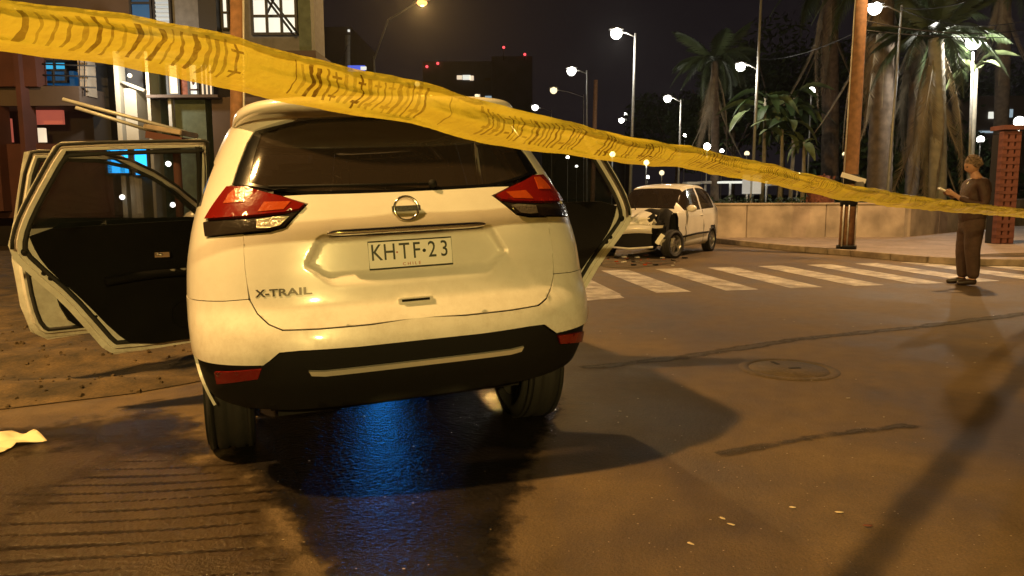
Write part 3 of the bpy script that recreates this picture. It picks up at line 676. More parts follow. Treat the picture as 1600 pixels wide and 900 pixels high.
def strip(pts, w, z, m, name, n=40, jag=.5):
    P = [Vector((p[0], p[1])) for p in pts]; Q = []
    for i in range(len(P) - 1):
        for k in range(n // (len(P) - 1)): Q.append(P[i].lerp(P[i + 1], k / (n // (len(P) - 1))))
    Q.append(P[-1]); L = []; R = []
    for i, q in enumerate(Q):
        t = (Q[min(i + 1, len(Q) - 1)] - Q[max(i - 1, 0)]).normalized(); nn = Vector((-t.y, t.x)); e = min(1, 4 * i / len(Q), 4 * (len(Q) - 1 - i) / len(Q)) * .8 + .2
        ww = w * (1 + jag * noise.noise(Vector((q.x * 3, q.y * 3, w * 50)))) * e; q2 = q + nn * w * .9 * noise.noise(Vector((q.x * 1.1, q.y * 1.1, 7)))
        L.append(q2 + nn * ww); R.append(q2 - nn * ww)
    b = MB(); n_ = len(Q); b.add([(p.x, p.y, z) for p in L + R], [(i, i + 1, n_ + i + 1, n_ + i) for i in range(n_ - 1)]); return b.build(name, m, road)
G2 = lambda *p: [tuple(gr(*q)[:2]) for q in p]
M['seam'] = asphalt('seam', ((.030, .021, .012), (.060, .042, .024)), .7, .9, 120)
def soft_seam(pts, w, name):
    L = []; R_ = []
    for i, p in enumerate(pts):
        q0, q1 = Vector(pts[max(i - 1, 0)]), Vector(pts[min(i + 1, len(pts) - 1)]); t = (q1 - q0).normalized(); n_ = Vector((-t.y, t.x)); L.append(tuple(Vector(p) + n_ * w)); R_.append(tuple(Vector(p) - n_ * w))
    return faded(name, L + R_[::-1], fade_mat('seam', w * .9, 3.), .0035, None, .06, None, road)
SEAMS = [(G2((898, 577), (1060, 560), (1250, 530), (1430, 512), (1620, 488)), .11), (G2((1120, 712), (1250, 686), (1340, 674), (1440, 664)), .06)]
for sp_pts, w_ in SEAMS: soft_seam(sp_pts, w_, 'tar_seam')
faded('wet_patch', blob(WET), fade_mat('wet', .17, 5.), .004, None, .07, None, road)
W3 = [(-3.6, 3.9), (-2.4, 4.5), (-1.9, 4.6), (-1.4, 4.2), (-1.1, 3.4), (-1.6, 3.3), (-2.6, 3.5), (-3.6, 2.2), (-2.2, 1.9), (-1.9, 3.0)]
M['dark_road'] = asphalt('dark_asphalt', ((.040, .027, .015), (.075, .050, .028)), .34, .9, 120)
faded('dark_patch', blob([(-5, 1.6), (-4.6, 4.0), (-2.6, 4.35), (-1.4, 4.0), (-.9, 3.0), (-.2, 1.6)]), fade_mat('dark_road', .5, 3.), .003, None, .1, None, road)  # darker, smoother asphalt over the lower left, fading at its edge
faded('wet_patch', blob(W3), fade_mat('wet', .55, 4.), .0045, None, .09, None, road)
W2 = [tuple(gr(*p)[:2]) for p in ((905, 585), (1000, 575), (1120, 590), (1200, 640), (1150, 700), (1000, 722), (900, 720))]
# zebra crossing
for k in range(-1, 9):
    nx, ny = 2.11 + .95 * (k - 1), 9.6 + .22 * (k - 1); fx, fy = nx - .38, ny + 2.9; hw = .235; P = []
    for i in range(9): t = i / 8; P.append((nx + (fx - nx) * t - hw + .012 * noise.noise(Vector((k, i, 0))), ny + (fy - ny) * t + (rnd.random() - .5) * .02))
    for i in range(9): t = 1 - i / 8; P.append((nx + (fx - nx) * t + hw + .012 * noise.noise(Vector((k, i, 5))), ny + (fy - ny) * t + .1 + (rnd.random() - .5) * .02))
    lay('road_marking', P, 'paint', .004, road)
lay('road_marking', G2((880, 463), (918, 462), (968, 461), (976, 466), (918, 470), (880, 473)), 'paint', .004, road)
# worn, scored strip of road at lower left: shallow ribs with wet grooves between them
RP = [(-2.3, 3.75), (-1.15, 3.62), (-.80, 2.9), (-.38, 2.0), (-2.1, 1.95)]
def groove(x, y):
    q = (y - .12 * x) * 9.5 + 1.1 * noise.noise(Vector((x * .9, y * 1.6, 3))); k = math.floor(q); f = q - k; w = .10 + .22 * max(0, noise.noise(Vector((k * 5.3, x * 1.5, 9))) + .35)
    d = abs(f - .5) ; g = max(0, 1 - d / w); jag = .5 + .9 * noise.noise(Vector((x * 2.4, k * 3.1, 4))); return max(.60, min(1, g * (.5 + jag) * 1.4))
faded('ribbed_strip', blob(RP, 2), fade_mat('asphalt', .30, 5., (.012, .008, .006)), .006, groove, .016, lambda x, y: .010 - .006 * groove(x, y), road)
# dirt verge on the left
vp = [(-12, 3.9), (-3.6, 4.25), (-3.06, 4.37), (-2.75, 4.55), (-2.45, 4.72), (-2.2, 4.98), (-1.95, 5.3), (-2.5, 7.8), (-4.2, 13), (-14, 16)]
def dirtf(x, y, dep):
    d = min(math.hypot(x - a, y - b) for a, b in dense(vp[:7], .15)); e = min(1, d / .5)
    return Vector((x, y, .006 + e * (.07 + .05 * noise.noise(Vector((x * 1.7, y * 1.7, 0))) + .03 * noise.noise(Vector((x * 5, y * 5, 3)))) + .012 * noise.noise(Vector((x * 14, y * 14, 1))) * e))
sheet(vp, dirtf, .16).build('dirt_verge', 'dirt', kind='structure')
cl = MB()
for i in range(420):
    x, y = rnd.uniform(-6, -2.1), rnd.uniform(4.3, 7)
    if inside(x, y, vp): r = rnd.uniform(.008, .03); cl.box(dirtf(x, y, 0) + Vector((0, 0, r * .2)), (r, r * rnd.uniform(.6, 1.4), r * .7), rz=rnd.random() * 3, rx=rnd.random(), top=.6)
cl.build('gravel', 'dirt', kind='stuff')
# manhole
M['seam2'] = asphalt('worn_iron', ((.06, .045, .028), (.12, .085, .05)), .7, .9, 60)
mh = gr(1232, 577); e = empty('manhole_cover', (mh.x, mh.y, 0), .2, 'round iron manhole cover set in a worn ring of the asphalt', 'manhole cover')
b = MB(); b.lathe([(.0, .006), (.27, .006), (.275, .001)], n=40); b.build('cover', 'seam2', e)
b = MB(); b.lathe([(.285, .001), (.29, .008), (.33, .010), (.35, .002)], n=48); b.build('ring', 'seam2', e)
for a, r in ((0, .05), (1.57, .18)):
    b = MB(); b.box((r * cos(a), r * sin(a), .0075), (.09, .03, .003), rz=a); b.build('lift_slot', 'dark', e)
# right-hand pavement with kerb stones and the concrete wall
KB = [(5.25, 20), (5.65, 18.6), (6.02, 17.4), (6.45, 16.3), (6.95, 15.2), (7.3, 14.3), (7.6, 13.6), (8.1, 13.15), (9.0, 13.0), (11, 13.05), (14, 13.3), (20, 13.8), (40, 15)]
b = MB(); b.prism([(p[0] + .12, p[1] + .05) for p in KB] + [(40, 40), (14, 24), (5.3, 20.3)], -.05, .115); struct(b.build('pavement', 'paving'))
L_ = 0
KD = []
for i in range(len(KB) - 1):
    a, c = Vector(KB[i]), Vector(KB[i + 1]); n = max(1, round((c - a).length / .8))
    for k in range(n): KD.append((a.lerp(c, k / n), a.lerp(c, (k + 1) / n)))
pav = bpy.data.objects['pavement']
for a, c in KD:
    d = (c - a); m_ = (a + c) / 2; b = MB(); b.box((m_.x, m_.y, .062), (d.length - .012, .15, .125 + .008 * noise.noise(Vector((m_.x, m_.y, 0)))), rz=math.atan2(d.y, d.x)); b.build('kerb_stone', 'kerb', pav, bevel=.012)
lay('worn_patch', blob([(8.2, 13.7), (9.2, 14.4), (10.8, 14.6), (11.4, 14.0), (9.6, 13.5)]), 'dirt', .120, pav)
w0, w1, w2 = at(1042, 319, 20.1), at(1412, 319, 20.1), at(1640, 326, 31)
def wall(a, c, h, name, lab):
    d = Vector((c.x - a.x, c.y - a.y)); n = max(1, round(d.length / 2.4)); e = empty(name, (a.x, a.y, 0), 0, lab, 'wall'); rz = math.atan2(d.y, d.x)
    for k in range(n):
        m_ = d * ((k + .5) / n); b = MB(); b.box((m_.x, m_.y, h / 2), (d.length / n - .015, .25, h), rz=rz); b.build('wall_panel', 'concrete', e, bevel=.012)
    b = MB(); b.box((d.x / 2, d.y / 2, h + .02), (d.length, .30, .05), rz=rz); b.build('coping', 'concrete', e, bevel=.01); return e
wall(w0, w1, w1.z, 'low_wall', 'long low pale concrete wall behind the crashed hatchback and the wooden pole')
wall(w1 + Vector((.15, .15, 0)), w2, 1.0, 'low_wall', 'low concrete wall section receding behind the standing person')
b = MB(); b.prism([(w0.x, 20.3), (w1.x, 20.3), (w2.x, 31.2), (140, 34), (140, 400), (2, 400)], -.1, .22); struct(b.build('park_lawn', 'lawn'))
# litter
def crumple(name, poly, loc, rz, m, lab, cat, amp=.02, th=.002, rx=0., grp=None):
    def fn(x, y, dep): 
        z = .006 + amp * abs(noise.noise(Vector((x * 9, y * 9, loc[0])))) + max(0, x) * rx
        return Vector((x, y, z + dep))
    o = sheet(poly, fn, .02, skirt=-th).build(name, m, label=lab, cat=cat, group=grp); o.location = loc; o.rotation_euler.z = rz; return o
q = [gr(*p) for p in ((-14, 716), (8, 708), (26, 699), (74, 692), (48, 681), (14, 680), (-20, 682))]; c = q[2]
crumple('paper_sheet', [(p.x - c.x, p.y - c.y) for p in q], (c.x, c.y, .004), 0, 'paper', 'creased cream sheet of paper lying on the asphalt at far left', 'paper', .05)
lf = gr(1355, 824); crumple('dry_leaf', [(-.02, 0), (-.006, .010), (.012, .008), (.024, 0), (.01, -.009), (-.008, -.008)], (lf.x, lf.y, .002), .2, 'redbark', 'small dark brown dry leaf on the road, bottom right', 'leaf', .012)
def shard_mesh(k):
    r = random.Random(k); n = r.randint(4, 6); P = [(cos(2 * pi * i / n) * r.uniform(.5, 1), sin(2 * pi * i / n) * r.uniform(.5, 1)) for i in range(n)]; b = MB(); b.prism(P, 0, .35); return b
gritm = MB(); r = random.Random(3)
for i in range(240):
    p = gr(r.uniform(380, 1620), 900 - 440 * r.random() ** 1.3) if i % 3 else gr(r.uniform(900, 1500), r.uniform(640, 900)); sc_ = r.uniform(.0015, .0045) * (1 + (p.y > 4) * 1.2)
    sb = shard_mesh(i); a = r.random() * 6; ex_ = r.uniform(.7, 1.8); gritm.add([(p.x + sc_ * ex_ * (v[0] * cos(a) - v[1] * sin(a)), p.y + sc_ * (v[0] * sin(a) + v[1] * cos(a)), .003 + v[2] * sc_) for v in sb.v], sb.f)
gritm.build('grit', mat('grit_stone', (.32, .26, .18), .4), kind='stuff')
for (px, py, lb_) in ((1128, 812, 'upper one of the two touching pale scraps on the road'), (1143, 822, 'lower one of the two touching pale scraps on the road'), (1078, 852, 'pale scrap nearest the viewer on the open road'), (1312, 803, 'pale scrap nearest the small dark leaf on the road'), (1238, 795, 'pale scrap midway between the touching pair and the dark leaf')):
    p = gr(px, py); rr = random.Random(px); P = [(cos(k) * .018 * rr.uniform(.5, 1.2), sin(k) * .008 * rr.uniform(.5, 1.2)) for k in (0, 1, 2, 3, 4, 5)]
    crumple('paper_scrap', P, (p.x, p.y, .002), rr.random() * 3, 'paper', lb_, 'scrap', .01, grp='pale scraps on the road')

# ================================================================== STREET LIGHTING
def lamp_light(name, loc, P, col, rad=.12, parent=None, spot=None, aim=None):
    l = bpy.data.lights.new(name, 'SPOT' if spot else 'POINT'); l.energy = P; l.color = col; l.shadow_soft_size = rad
    if spot: l.spot_size = radians(spot); l.spot_blend = .6
    o = bpy.data.objects.new(name, l); COL.objects.link(o); o.location = loc
    if aim is not None: o.rotation_euler = (Vector(aim) - (Vector(loc) + (parent.location if parent is not None else Vector((0, 0, 0))))).to_track_quat('-Z', 'Y').to_euler()
    if parent is not None: o.parent = parent
    return o
SOD = (1., .56, .17); AMB = (1., .66, .30)
def arm_lamp(name, base, h, head, label, group, light=None, em='led', polem='galv', r=.07, hs=1., cat='street lamp', z0=0., spot=None, aim=None):
    """tapered post, outreach arm and a cobra head; light=(watts, colour)"""
    b = Vector(base); e = empty(name, b, 0, label, cat, group)
    p = MB(); p.tube([(0, 0, z0), (0, 0, h * .5), (0, 0, h)], [r, r * .8, r * .55], 10); p.tube([(0, 0, z0), (0, 0, z0 + .3)], r * 1.6, 10); p.build('post', polem, e)
    hd = Vector(head) - b
    a = MB(); a.tube([(0, 0, h - .15), (hd.x * .35, hd.y * .35, h + (hd.z - h) * .75 + .05), (hd.x, hd.y, hd.z + .06)], [r * .5, r * .42, r * .35], 8); a.build('arm', polem, e)
    dirn = Vector((hd.x, hd.y, 0)); dirn = dirn.normalized() if dirn.length > .01 else Vector((1, 0, 0)); rz = math.atan2(dirn.y, dirn.x)
    s_ = MB(); s_.box(hd + dirn * .22 * hs + Vector((0, 0, .09 * hs)), (.75 * hs, .26 * hs, .08 * hs), rz=rz, top=.7); s_.build('lamp_head', 'steel', e, bevel=.02)
    l = MB(); l.ball(hd + dirn * .25 * hs, .15 * hs, 14, 8, (1.35, 1.35, .85)); l.build('lamp_lens', em, e)
    if light: lamp_light('lamp_bulb', hd + dirn * .25 * hs - Vector((0, 0, .16 * hs)), light[0], light[1], (.22 if h > 9.5 else .12), e, spot, aim)
    return e
arm_lamp('street_lamp', (-8.6, 1.3, 0), 9.8, (-6.5, 1.5, 10.0), 'sodium street lamp on the left kerb just behind the viewpoint', 'street lamps', (10300, SOD), 'sodium')
arm_lamp('street_lamp', (4.6, -13.5, 0), 5.6, (3.2, -13.2, 5.8), 'lower sodium street lamp on the right, behind the viewpoint', 'street lamps', (8800, (1., .69, .20)), 'sodium')
arm_lamp('street_lamp', (-5.6, 31.5, 0), 6.9, (at(652, 6, 30)), 'sodium street lamp with long raised arm above the tape, top centre', 'street lamps', (9500, SOD), 'sodium', spot=75, aim=(0, 2, 0))
arm_lamp('street_lamp', (11.9, 15.6, 0), 9.2, (8.8, 15.2, 9.5), 'tall sodium street lamp on the right pavement, its head above the frame', 'street lamps', (5200, (1., .60, .26)), 'sodium', spot=108)
# ================================================================== BARRIER TAPE
tw = .115
def tape_mat():
    m = bpy.data.materials.new('tape_film'); m.use_nodes = True; n = m.node_tree; b = n.nodes['Principled BSDF']; L = n.links.new
    uv = n.nodes.new('ShaderNodeUVMap'); sp = n.nodes.new('ShaderNodeSeparateXYZ'); L(uv.outputs[0], sp.inputs[0])
    def mth(op, a, b_=None, c=None):
        q = n.nodes.new('ShaderNodeMath'); q.operation = op
        for i, v in enumerate((a, b_, c)):
            if v is None: continue
            if isinstance(v, (int, float)): q.inputs[i].default_value = v
            else: L(v, q.inputs[i])
        return q.outputs[0]
    U, V = sp.outputs[0], sp.outputs[1]
    vc = mth('SUBTRACT', V, .5); v2 = mth('MULTIPLY', vc, vc)
    nw = n.nodes.new('ShaderNodeTexNoise'); nw.inputs['Scale'].default_value = 16; tcw = n.nodes.new('ShaderNodeTexCoord'); L(tcw.outputs['Object'], nw.inputs['Vector'])
    us = mth('ADD', mth('ADD', U, mth('MULTIPLY', v2, .10)), mth('MULTIPLY', nw.outputs['Fac'], .035))
    w = mth('FRACT', mth('MULTIPLY', us, 46.)); cell = mth('FLOOR', mth('MULTIPLY', us, 46.))
    def hsh(x, k): return mth('FRACT', mth('MULTIPLY', mth('SINE', mth('MULTIPLY', x, k)), 437.3))
    wd = mth('MULTIPLY_ADD', hsh(cell, 12.99), .16, .10)
    st = mth('LESS_THAN', mth('ABSOLUTE', mth('SUBTRACT', w, .5)), wd)
    # letters: some strokes are missing; word gaps
    gp = mth('GREATER_THAN', mth('FRACT', mth('MULTIPLY', us, 1.75)), .20)
    ms = mth('GREATER_THAN', hsh(cell, 7.77), .12)
    top = mth('MULTIPLY_ADD', hsh(cell, 3.3), .08, .29); vm = mth('LESS_THAN', mth('ABSOLUTE', mth('SUBTRACT', vc, -.03)), top)
    msk = mth('MULTIPLY', mth('MULTIPLY', st, gp), mth('MULTIPLY', ms, vm))
    # crossbars of the print
    cb = mth('MULTIPLY', mth('GREATER_THAN', hsh(cell, 5.1), .80), mth('LESS_THAN', mth('ABSOLUTE', mth('SUBTRACT', mth('ABSOLUTE', mth('SUBTRACT', vc, -.03)), .2)), .022))
    msk = mth('MAXIMUM', msk, mth('MULTIPLY', cb, gp))
    nz = n.nodes.new('ShaderNodeTexNoise'); nz.inputs['Scale'].default_value = 70; tcd = n.nodes.new('ShaderNodeTexCoord'); L(tcd.outputs['Object'], nz.inputs['Vector'])
    fade = mth('MULTIPLY', msk, mth('MULTIPLY_ADD', nz.outputs['Fac'], 1.3, .25)); fade = mth('MULTIPLY', mth('MINIMUM', fade, .9), mth('MULTIPLY_ADD', hsh(cell, 9.17), .55, .45))
    mx = n.nodes.new('ShaderNodeMix'); mx.data_type = 'RGBA'; L(fade, mx.inputs[0]); mx.inputs[6].default_value = (.95, .80, .09, 1); mx.inputs[7].default_value = (.12, .045, .004, 1)
    L(mx.outputs[2], b.inputs['Base Color']); b.inputs['Roughness'].default_value = .16; b.inputs['Specular IOR Level'].default_value = .6
    b.inputs['Coat Weight'].default_value = .8
    tr = n.nodes.new('ShaderNodeBsdfTranslucent'); L(mx.outputs[2], tr.inputs[0]); ms_ = n.nodes.new('ShaderNodeMixShader'); ms_.inputs[0].default_value = .38
    L(b.outputs[0], ms_.inputs[1]); L(tr.outputs[0], ms_.inputs[2]); tp = n.nodes.new('ShaderNodeBsdfTransparent'); tp.inputs[0].default_value = (1, .85, .35, 1); m3 = n.nodes.new('ShaderNodeMixShader'); L(mth('MULTIPLY_ADD', fade, -.20, .22), m3.inputs[0]); L(ms_.outputs[0], m3.inputs[1]); L(tp.outputs[0], m3.inputs[2]); L(m3.outputs[0], n.nodes['Material Output'].inputs[0])
    nb = n.nodes.new('ShaderNodeTexNoise'); nb.inputs['Scale'].default_value = 38; nb.inputs['Detail'].default_value = 3; L(tcd.outputs['Object'], nb.inputs['Vector'])
    u = n.nodes.new('ShaderNodeBump'); u.inputs['Strength'].default_value = .7; u.inputs['Distance'].default_value = .014; L(nb.outputs['Fac'], u.inputs['Height']); L(u.outputs[0], b.inputs['Normal'])
    return m
M['tape'] = tape_mat()
cen = [(-160, 18), (0, 40), (120, 52), (240, 73), (330, 95), (400, 111), (480, 130), (560, 148), (640, 162), (720, 184), (800, 201), (900, 219), (1000, 237), (1100, 252), (1200, 273), (1350, 305), (1450, 319), (1595, 333), (1800, 352)]
hw_ = [31, 31, 31, 32, 33, 32, 31, 30, 28, 27, 25, 21.5, 16, 13, 11.5, 9.5, 8, 6, 5.5]
def tape_pt(px, py): k = (px - 800) / F; y = 2.2 / (1 - 1.07 * k); return at(px, py, y)
fx_, fy_, fh_ = [c[0] for c in cen], [c[1] for c in cen], hw_
cyf, hwf = pch(fx_, fy_), pch(fx_, fh_)
NU, NV = 900, 20; vs = []; arc = 0; prev = None; uvs = []
for i in range(NU + 1):
    px = -160 + 1960 * i / NU; c = tape_pt(px, cyf(px)); dpt = c.y / F; h = hwf(px) * dpt
    if prev is not None: arc += (c - prev).length
    prev = c
    tw_ = math.asin(min(1, h / (tw / 2))) if h < tw / 2 else pi / 2   # how far the strip is turned edge-on
    side = Vector((.73, .68, -.05)); nrm = Vector((.66, -.74, .12)).normalized(); up = Vector((0, 0, 1))
    fl = .004 * noise.noise(Vector((arc * 7, 0, 0))) + .008 * noise.noise(Vector((arc * 2.3, 9, 0)))
    for j in range(NV + 1):
        v = j / NV - .5; bow = .030 * (1 - 4 * v * v) * (1 + .5 * noise.noise(Vector((arc * 3, 2, 1))))
        cr = .0035 * noise.noise(Vector((arc * 26, v * 3, 4))) + .006 * noise.noise(Vector((arc * 6, v * 5, 8))) + .0016 * noise.noise(Vector((arc * 70, v * 2, 3))) + .026 * noise.noise(Vector((arc * 2.6, v * 3.6, 21))) + .012 * abs(noise.noise(Vector((arc * 5 + v * 6, v * 4, 31))))
        hh = h * (1 + .03 * noise.noise(Vector((arc * 9, 5, 0))))
        p = c + up * (v * 2 * hh + fl) + nrm * (bow + cr + v * 2 * math.sqrt(max(0, (tw / 2) ** 2 - h * h)) * .8)
        vs.append(p); uvs.append((arc, v + .5))
me = bpy.data.meshes.new('barrier_tape'); fs = [(i * (NV + 1) + j, (i + 1) * (NV + 1) + j, (i + 1) * (NV + 1) + j + 1, i * (NV + 1) + j + 1) for i in range(NU) for j in range(NV)]
me.from_pydata(vs, [], fs); me.materials.append(M['tape']); ul = me.uv_layers.new(name='UVMap')
for p in me.polygons:
    p.use_smooth = True
    for li in p.loop_indices: ul.data[li].uv = uvs[me.loops[li].vertex_index]
tag(link('barrier_tape', me), 'yellow plastic barrier tape stretched across the whole scene', 'barrier tape')

# ================================================================== THE CRASHED HATCHBACK
A = math.atan2(.54, -.84); hat = empty('crashed_car', (3.22, 16.2, 0), A, 'pale small hatchback with smashed front end, facing the viewer beyond the zebra crossing', 'car')
YS = [-1.76, -1.72, -1.62, -1.45, -1.2, -.9, -.5, -.1, .2, .35, .55, .75, .85, 1.0, 1.25, 1.45, 1.60, 1.70, 1.74]
BELT = [.80, .90, .95, .96, .955, .95, .94, .93, .93, .93, .93, .93, .93, .91, .88, .84, .78, .68, .60]
ROOF = [.82, 1.00, 1.13, 1.29, 1.40, 1.46, 1.48, 1.46, 1.42, 1.36, 1.20, 1.02, .945, .925, .895, .855, .795, .70, .62]
HWD = [.66, .70, .73, .755, .77, .78, .785, .785, .785, .785, .78, .775, .77, .765, .75, .72, .68, .62, .57]
ZB = [.42, .32, .26, .22, .2, .2, .2, .2, .2, .2, .2, .2, .2, .2, .2, .2, .22, .25, .3]
fb, fr_, fh, fz = pch(YS, BELT), pch(YS, ROOF), pch(YS, HWD), pch(YS, ZB)
def hsec(y, k):
    """k 0..12 from sill over the roof to the centre line"""
    b, r, w, z = fb(y), fr_(y), fh(y), fz(y); tw2 = w * .73
    T = [(w * .90, z), (w * .97, z + .06), (w * .995, z + (b - z) * .35), (w, z + (b - z) * .6), (w * .99, z + (b - z) * .85), (w * .955, b), (w * .95, b + .012),
         (tw2 + (w * .95 - tw2) * .5, b + (r - b) * .5), (tw2, b + (r - b) * .86), (tw2 * .9, r - (r - b) * .03), (tw2 * .6, r + .008), (tw2 * .3, r + .014), (0, r + .016)]
    if r - b < .08:
        T[6] = (w * .93, b + .004); T[7] = (w * .86, b + (r - b) * .6); T[8] = (w * .76, r); T[9] = (w * .6, r + .006)
    i_ = min(11, int(k)); f_ = k - i_; return (T[i_][0] * (1 - f_) + T[i_ + 1][0] * f_, T[i_][1] * (1 - f_) + T[i_ + 1][1] * f_)
def crush(p):
    x, y, z = p; d = 0
    c = max(0, min(1, (y - .95) / .5)); side = max(0, min(1, (.35 - x) / .9))    # heaviest on its left front corner (image right)
    n1 = noise.noise(Vector((x * 3.3, y * 2.2, z * 3.3))); n2 = noise.noise(Vector((x * 9, y * 7, z * 8)))
    y2 = y - c * (.10 + .26 * side + .10 * n1 + .05 * n2)
    z2 = z + c * (.04 * n1 + .015 * n2) * (1 if z > .5 else .6) + (c * .02 * max(0, 1 - abs(x + .1) / .5) if z > .75 else 0)
    return Vector((x + c * (.06 * n2 + .05 * n1), y2, z2))
ys = sorted(set([round(-1.76 + 3.5 * i / 120, 4) for i in range(121)])); parts = {'body': MB(), 'glass': MB(), 'hole': MB()}
gid = {}
for sd in (-1, 1):
    for i in range(len(ys) - 1):
        y0, y1 = ys[i], ys[i + 1]; ym = (y0 + y1) / 2
        for k3 in range(36):
            k = k3 // 3; P = []
            for yy, kk in ((y0, k3 / 3), (y1, k3 / 3), (y1, (k3 + 1) / 3), (y0, (k3 + 1) / 3)):
                x, z = hsec(yy, kk); P.append(crush((sd * x, yy, z)))
            zm = sum(p.z for p in P) / 4; f = 'body'
            hh = fr_(ym) - fb(ym)
            if k in (6, 7) and -1.30 < ym < .80 and hh > .2 and not (-.42 < ym < -.34): f = 'glass'
            if k >= 8 and .30 < ym < .80: f = 'glass'
            if k >= 8 and -1.70 < ym < -1.48: f = 'glass'
            # wheel arches
            for wy in (-1.15, 1.15):
                if k < 4 and (ym - wy) ** 2 + (zm - .29) ** 2 < .325 ** 2: f = None
            # the torn-away left front wing and lamp corner
            if sd < 0 and ym > .98 and k in (2, 3, 4, 5, 6) and (ym > 1.12): f = None
            if sd < 0 and ym > 1.30 and k in (7, 8): f = None
            if f: parts[f].add(P, [(0, 1, 2, 3)], True)
body = parts['body'].build('body', 'silver', hat); parts['glass'].build('window', 'glass', hat)
# closed ends
fc = MB()
def nose(a, b):
    k = int(round(b * 12)); x, z = hsec(1.74, k); return crush((x * (1 - 2 * a), 1.74 + .02 * sin(pi * a), z))
b = MB(); b.grid(lambda a, q: crush((fh(1.72) * (1 - 2 * a) * .98, 1.735 + .05 * sin(pi * a), .62 + .06 * q)), 10, 2); b.build('bonnet_edge', 'silver', hat)
b = MB(); b.grid(lambda a, q: Vector((fh(-1.74) * (1 - 2 * a), -1.76 - .05 * sin(pi * a), .40 + .44 * q)), 8, 4); b.build('rear_panel', 'silver', hat)
# engine bay and cavities
b = MB(); b.b2((-.60, .95, .26), (.58, 1.28, .78)); b.build('engine_bay', 'dark', hat, bevel=.03)
rr = random.Random(11)
for i in range(9):
    b = MB(); c = Vector((rr.uniform(-.66, .1), rr.uniform(1.15, 1.42), rr.uniform(.32, .82))); b.box(c, (rr.uniform(.08, .3), rr.uniform(.05, .2), rr.uniform(.04, .18)), rr.random() * 3, rr.random(), rr.random()); b.build('wreckage', ('black', 'steel', 'black', 'silver', 'black')[i % 5], hat, bevel=.008)
for k in range(5):
    b = MB(); pts = [Vector((rr.uniform(-.65, .5), rr.uniform(1.2, 1.4), rr.uniform(.3, .85)))]
    for q in range(4): pts.append(pts[-1] + Vector((rr.uniform(-.2, .2), rr.uniform(-.05, .12), rr.uniform(-.15, .12))))
    b.tube(pts, .014, 6); b.build('hose', 'black', hat)
# buckled bonnet flap, rolled up over the hole
b = MB(); b.grid(lambda a, q: Vector((-.66 + .66 * a, 1.00 + .30 * q + .04 * sin(a * 7), .90 + .10 * sin(a * pi) * (1 - .5 * q) + .03 * sin(9 * a + 3 * q) - .26 * q * q)), 20, 8); b.build('buckled_bonnet', 'black', hat)
b = MB(); b.grid(lambda a, q: Vector((-.08 + .75 * a, 1.22 + .46 * q, .93 - .14 * q + .05 * sin(a * 5 + 1) - .04 * a)), 12, 6); b.build('bonnet', 'silver', hat)
# bumper: hanging pale shell over black grille
b = MB(); b.grid(lambda a, q: Vector((-.42 + 1.08 * a, 1.52 + .12 * sin(pi * a) + .04 * sin(q * pi), .50 + .15 * q - .03 * a + .02 * sin(6 * a))), 14, 5); b.build('front_bumper', 'silver', hat)
b = MB(); b.grid(lambda a, q: Vector((-.40 + 1.02 * a, 1.50 + .10 * sin(pi * a), .22 + .29 * q)), 12, 4); b.build('lower_grille', 'black', hat)
b = MB(); b.tube([(-.45, 1.54, .24), (0, 1.66, .20), (.45, 1.62, .22)], .022, 6); b.build('bumper_lip', 'silver', hat)
b = MB(); b.box((.50, 1.56, .40), (.10, .03, .07)); b.build('fog_lamp', 'clearlens', hat, bevel=.01)
b = MB(); b.box((.46, 1.52, .70), (.32, .12, .13), rz=-.35, rx=.2, top=.8); b.build('headlight', 'clearlens', hat, bevel=.03)
b = MB(); b.box((-.30, 1.38, .66), (.26, .1, .08), rz=.5, ry=.4); b.build('broken_headlight', 'clearlens', hat, bevel=.02)
b = MB(); b.b2((-.70, -1.6, .22), (.70, .95, .35)); b.build('underbody', 'dark', hat)
b = MB(); b.b2((-.66, -1.5, .35), (.66, .9, .86)); b.build('cabin_floor', 'fabric', hat)
for x in (-.34, .34):
    b = MB(); b.box((x, -.05, 1.0), (.44, .13, .55), rx=.2); b.box((x, -.1, 1.33), (.22, .08, .14)); b.build('seat', 'fabric', hat, bevel=.03)
b = MB(); b.box((-.34, .45, .96), (.40, .35, .2), rx=-.3); b.build('dashboard', 'trim', hat, bevel=.03)
wm = MB(); wm.ball((-.84, .48, .98), .10, sq=(1.1, .6, .75)); wm.tube([(-.76, .46, .94), (-.80, .47, .96)], .03, 6); wm.build('wing_mirror', 'silver', hat)
wm = MB(); wm.ball((.84, .48, .98), .10, sq=(1.1, .6, .75)); wm.tube([(.76, .46, .94), (.80, .47, .96)], .03, 6); wm.build('wing_mirror', 'silver', hat)
b = MB(); b.tube([(-.795, .80, .42), (-.80, .0, .45), (-.79, -.78, .45)], .02, 6); b.build('side_moulding', 'black', hat)
b = MB(); b.tube([(-.775, -.28, .83), (-.775, -.42, .83)], .014, 6); b.build('door_handle', 'silver', hat)
for pts in ([(-.757, .66, .80), (-.792, .62, .5), (-.755, .60, .26)], [(-.757, -.44, .93), (-.79, -.48, .6), (-.76, -.50, .26)]):
    b = MB(); b.tube(pts, .006, 5); b.build('door_gap', 'dark', hat)
b = MB(); b.tube([(0.1, -.2, 1.48), (0.1, -.3, 1.62)], .006, 5); b.build('aerial', 'black', hat)
for x, y, an in ((-.68, 1.10, -.25), (.68, 1.15, .1), (-.68, -1.15, 0), (.68, -1.15, 0)): wheel(hat, x, y, .29, .175, 1 if x > 0 else -1, an)
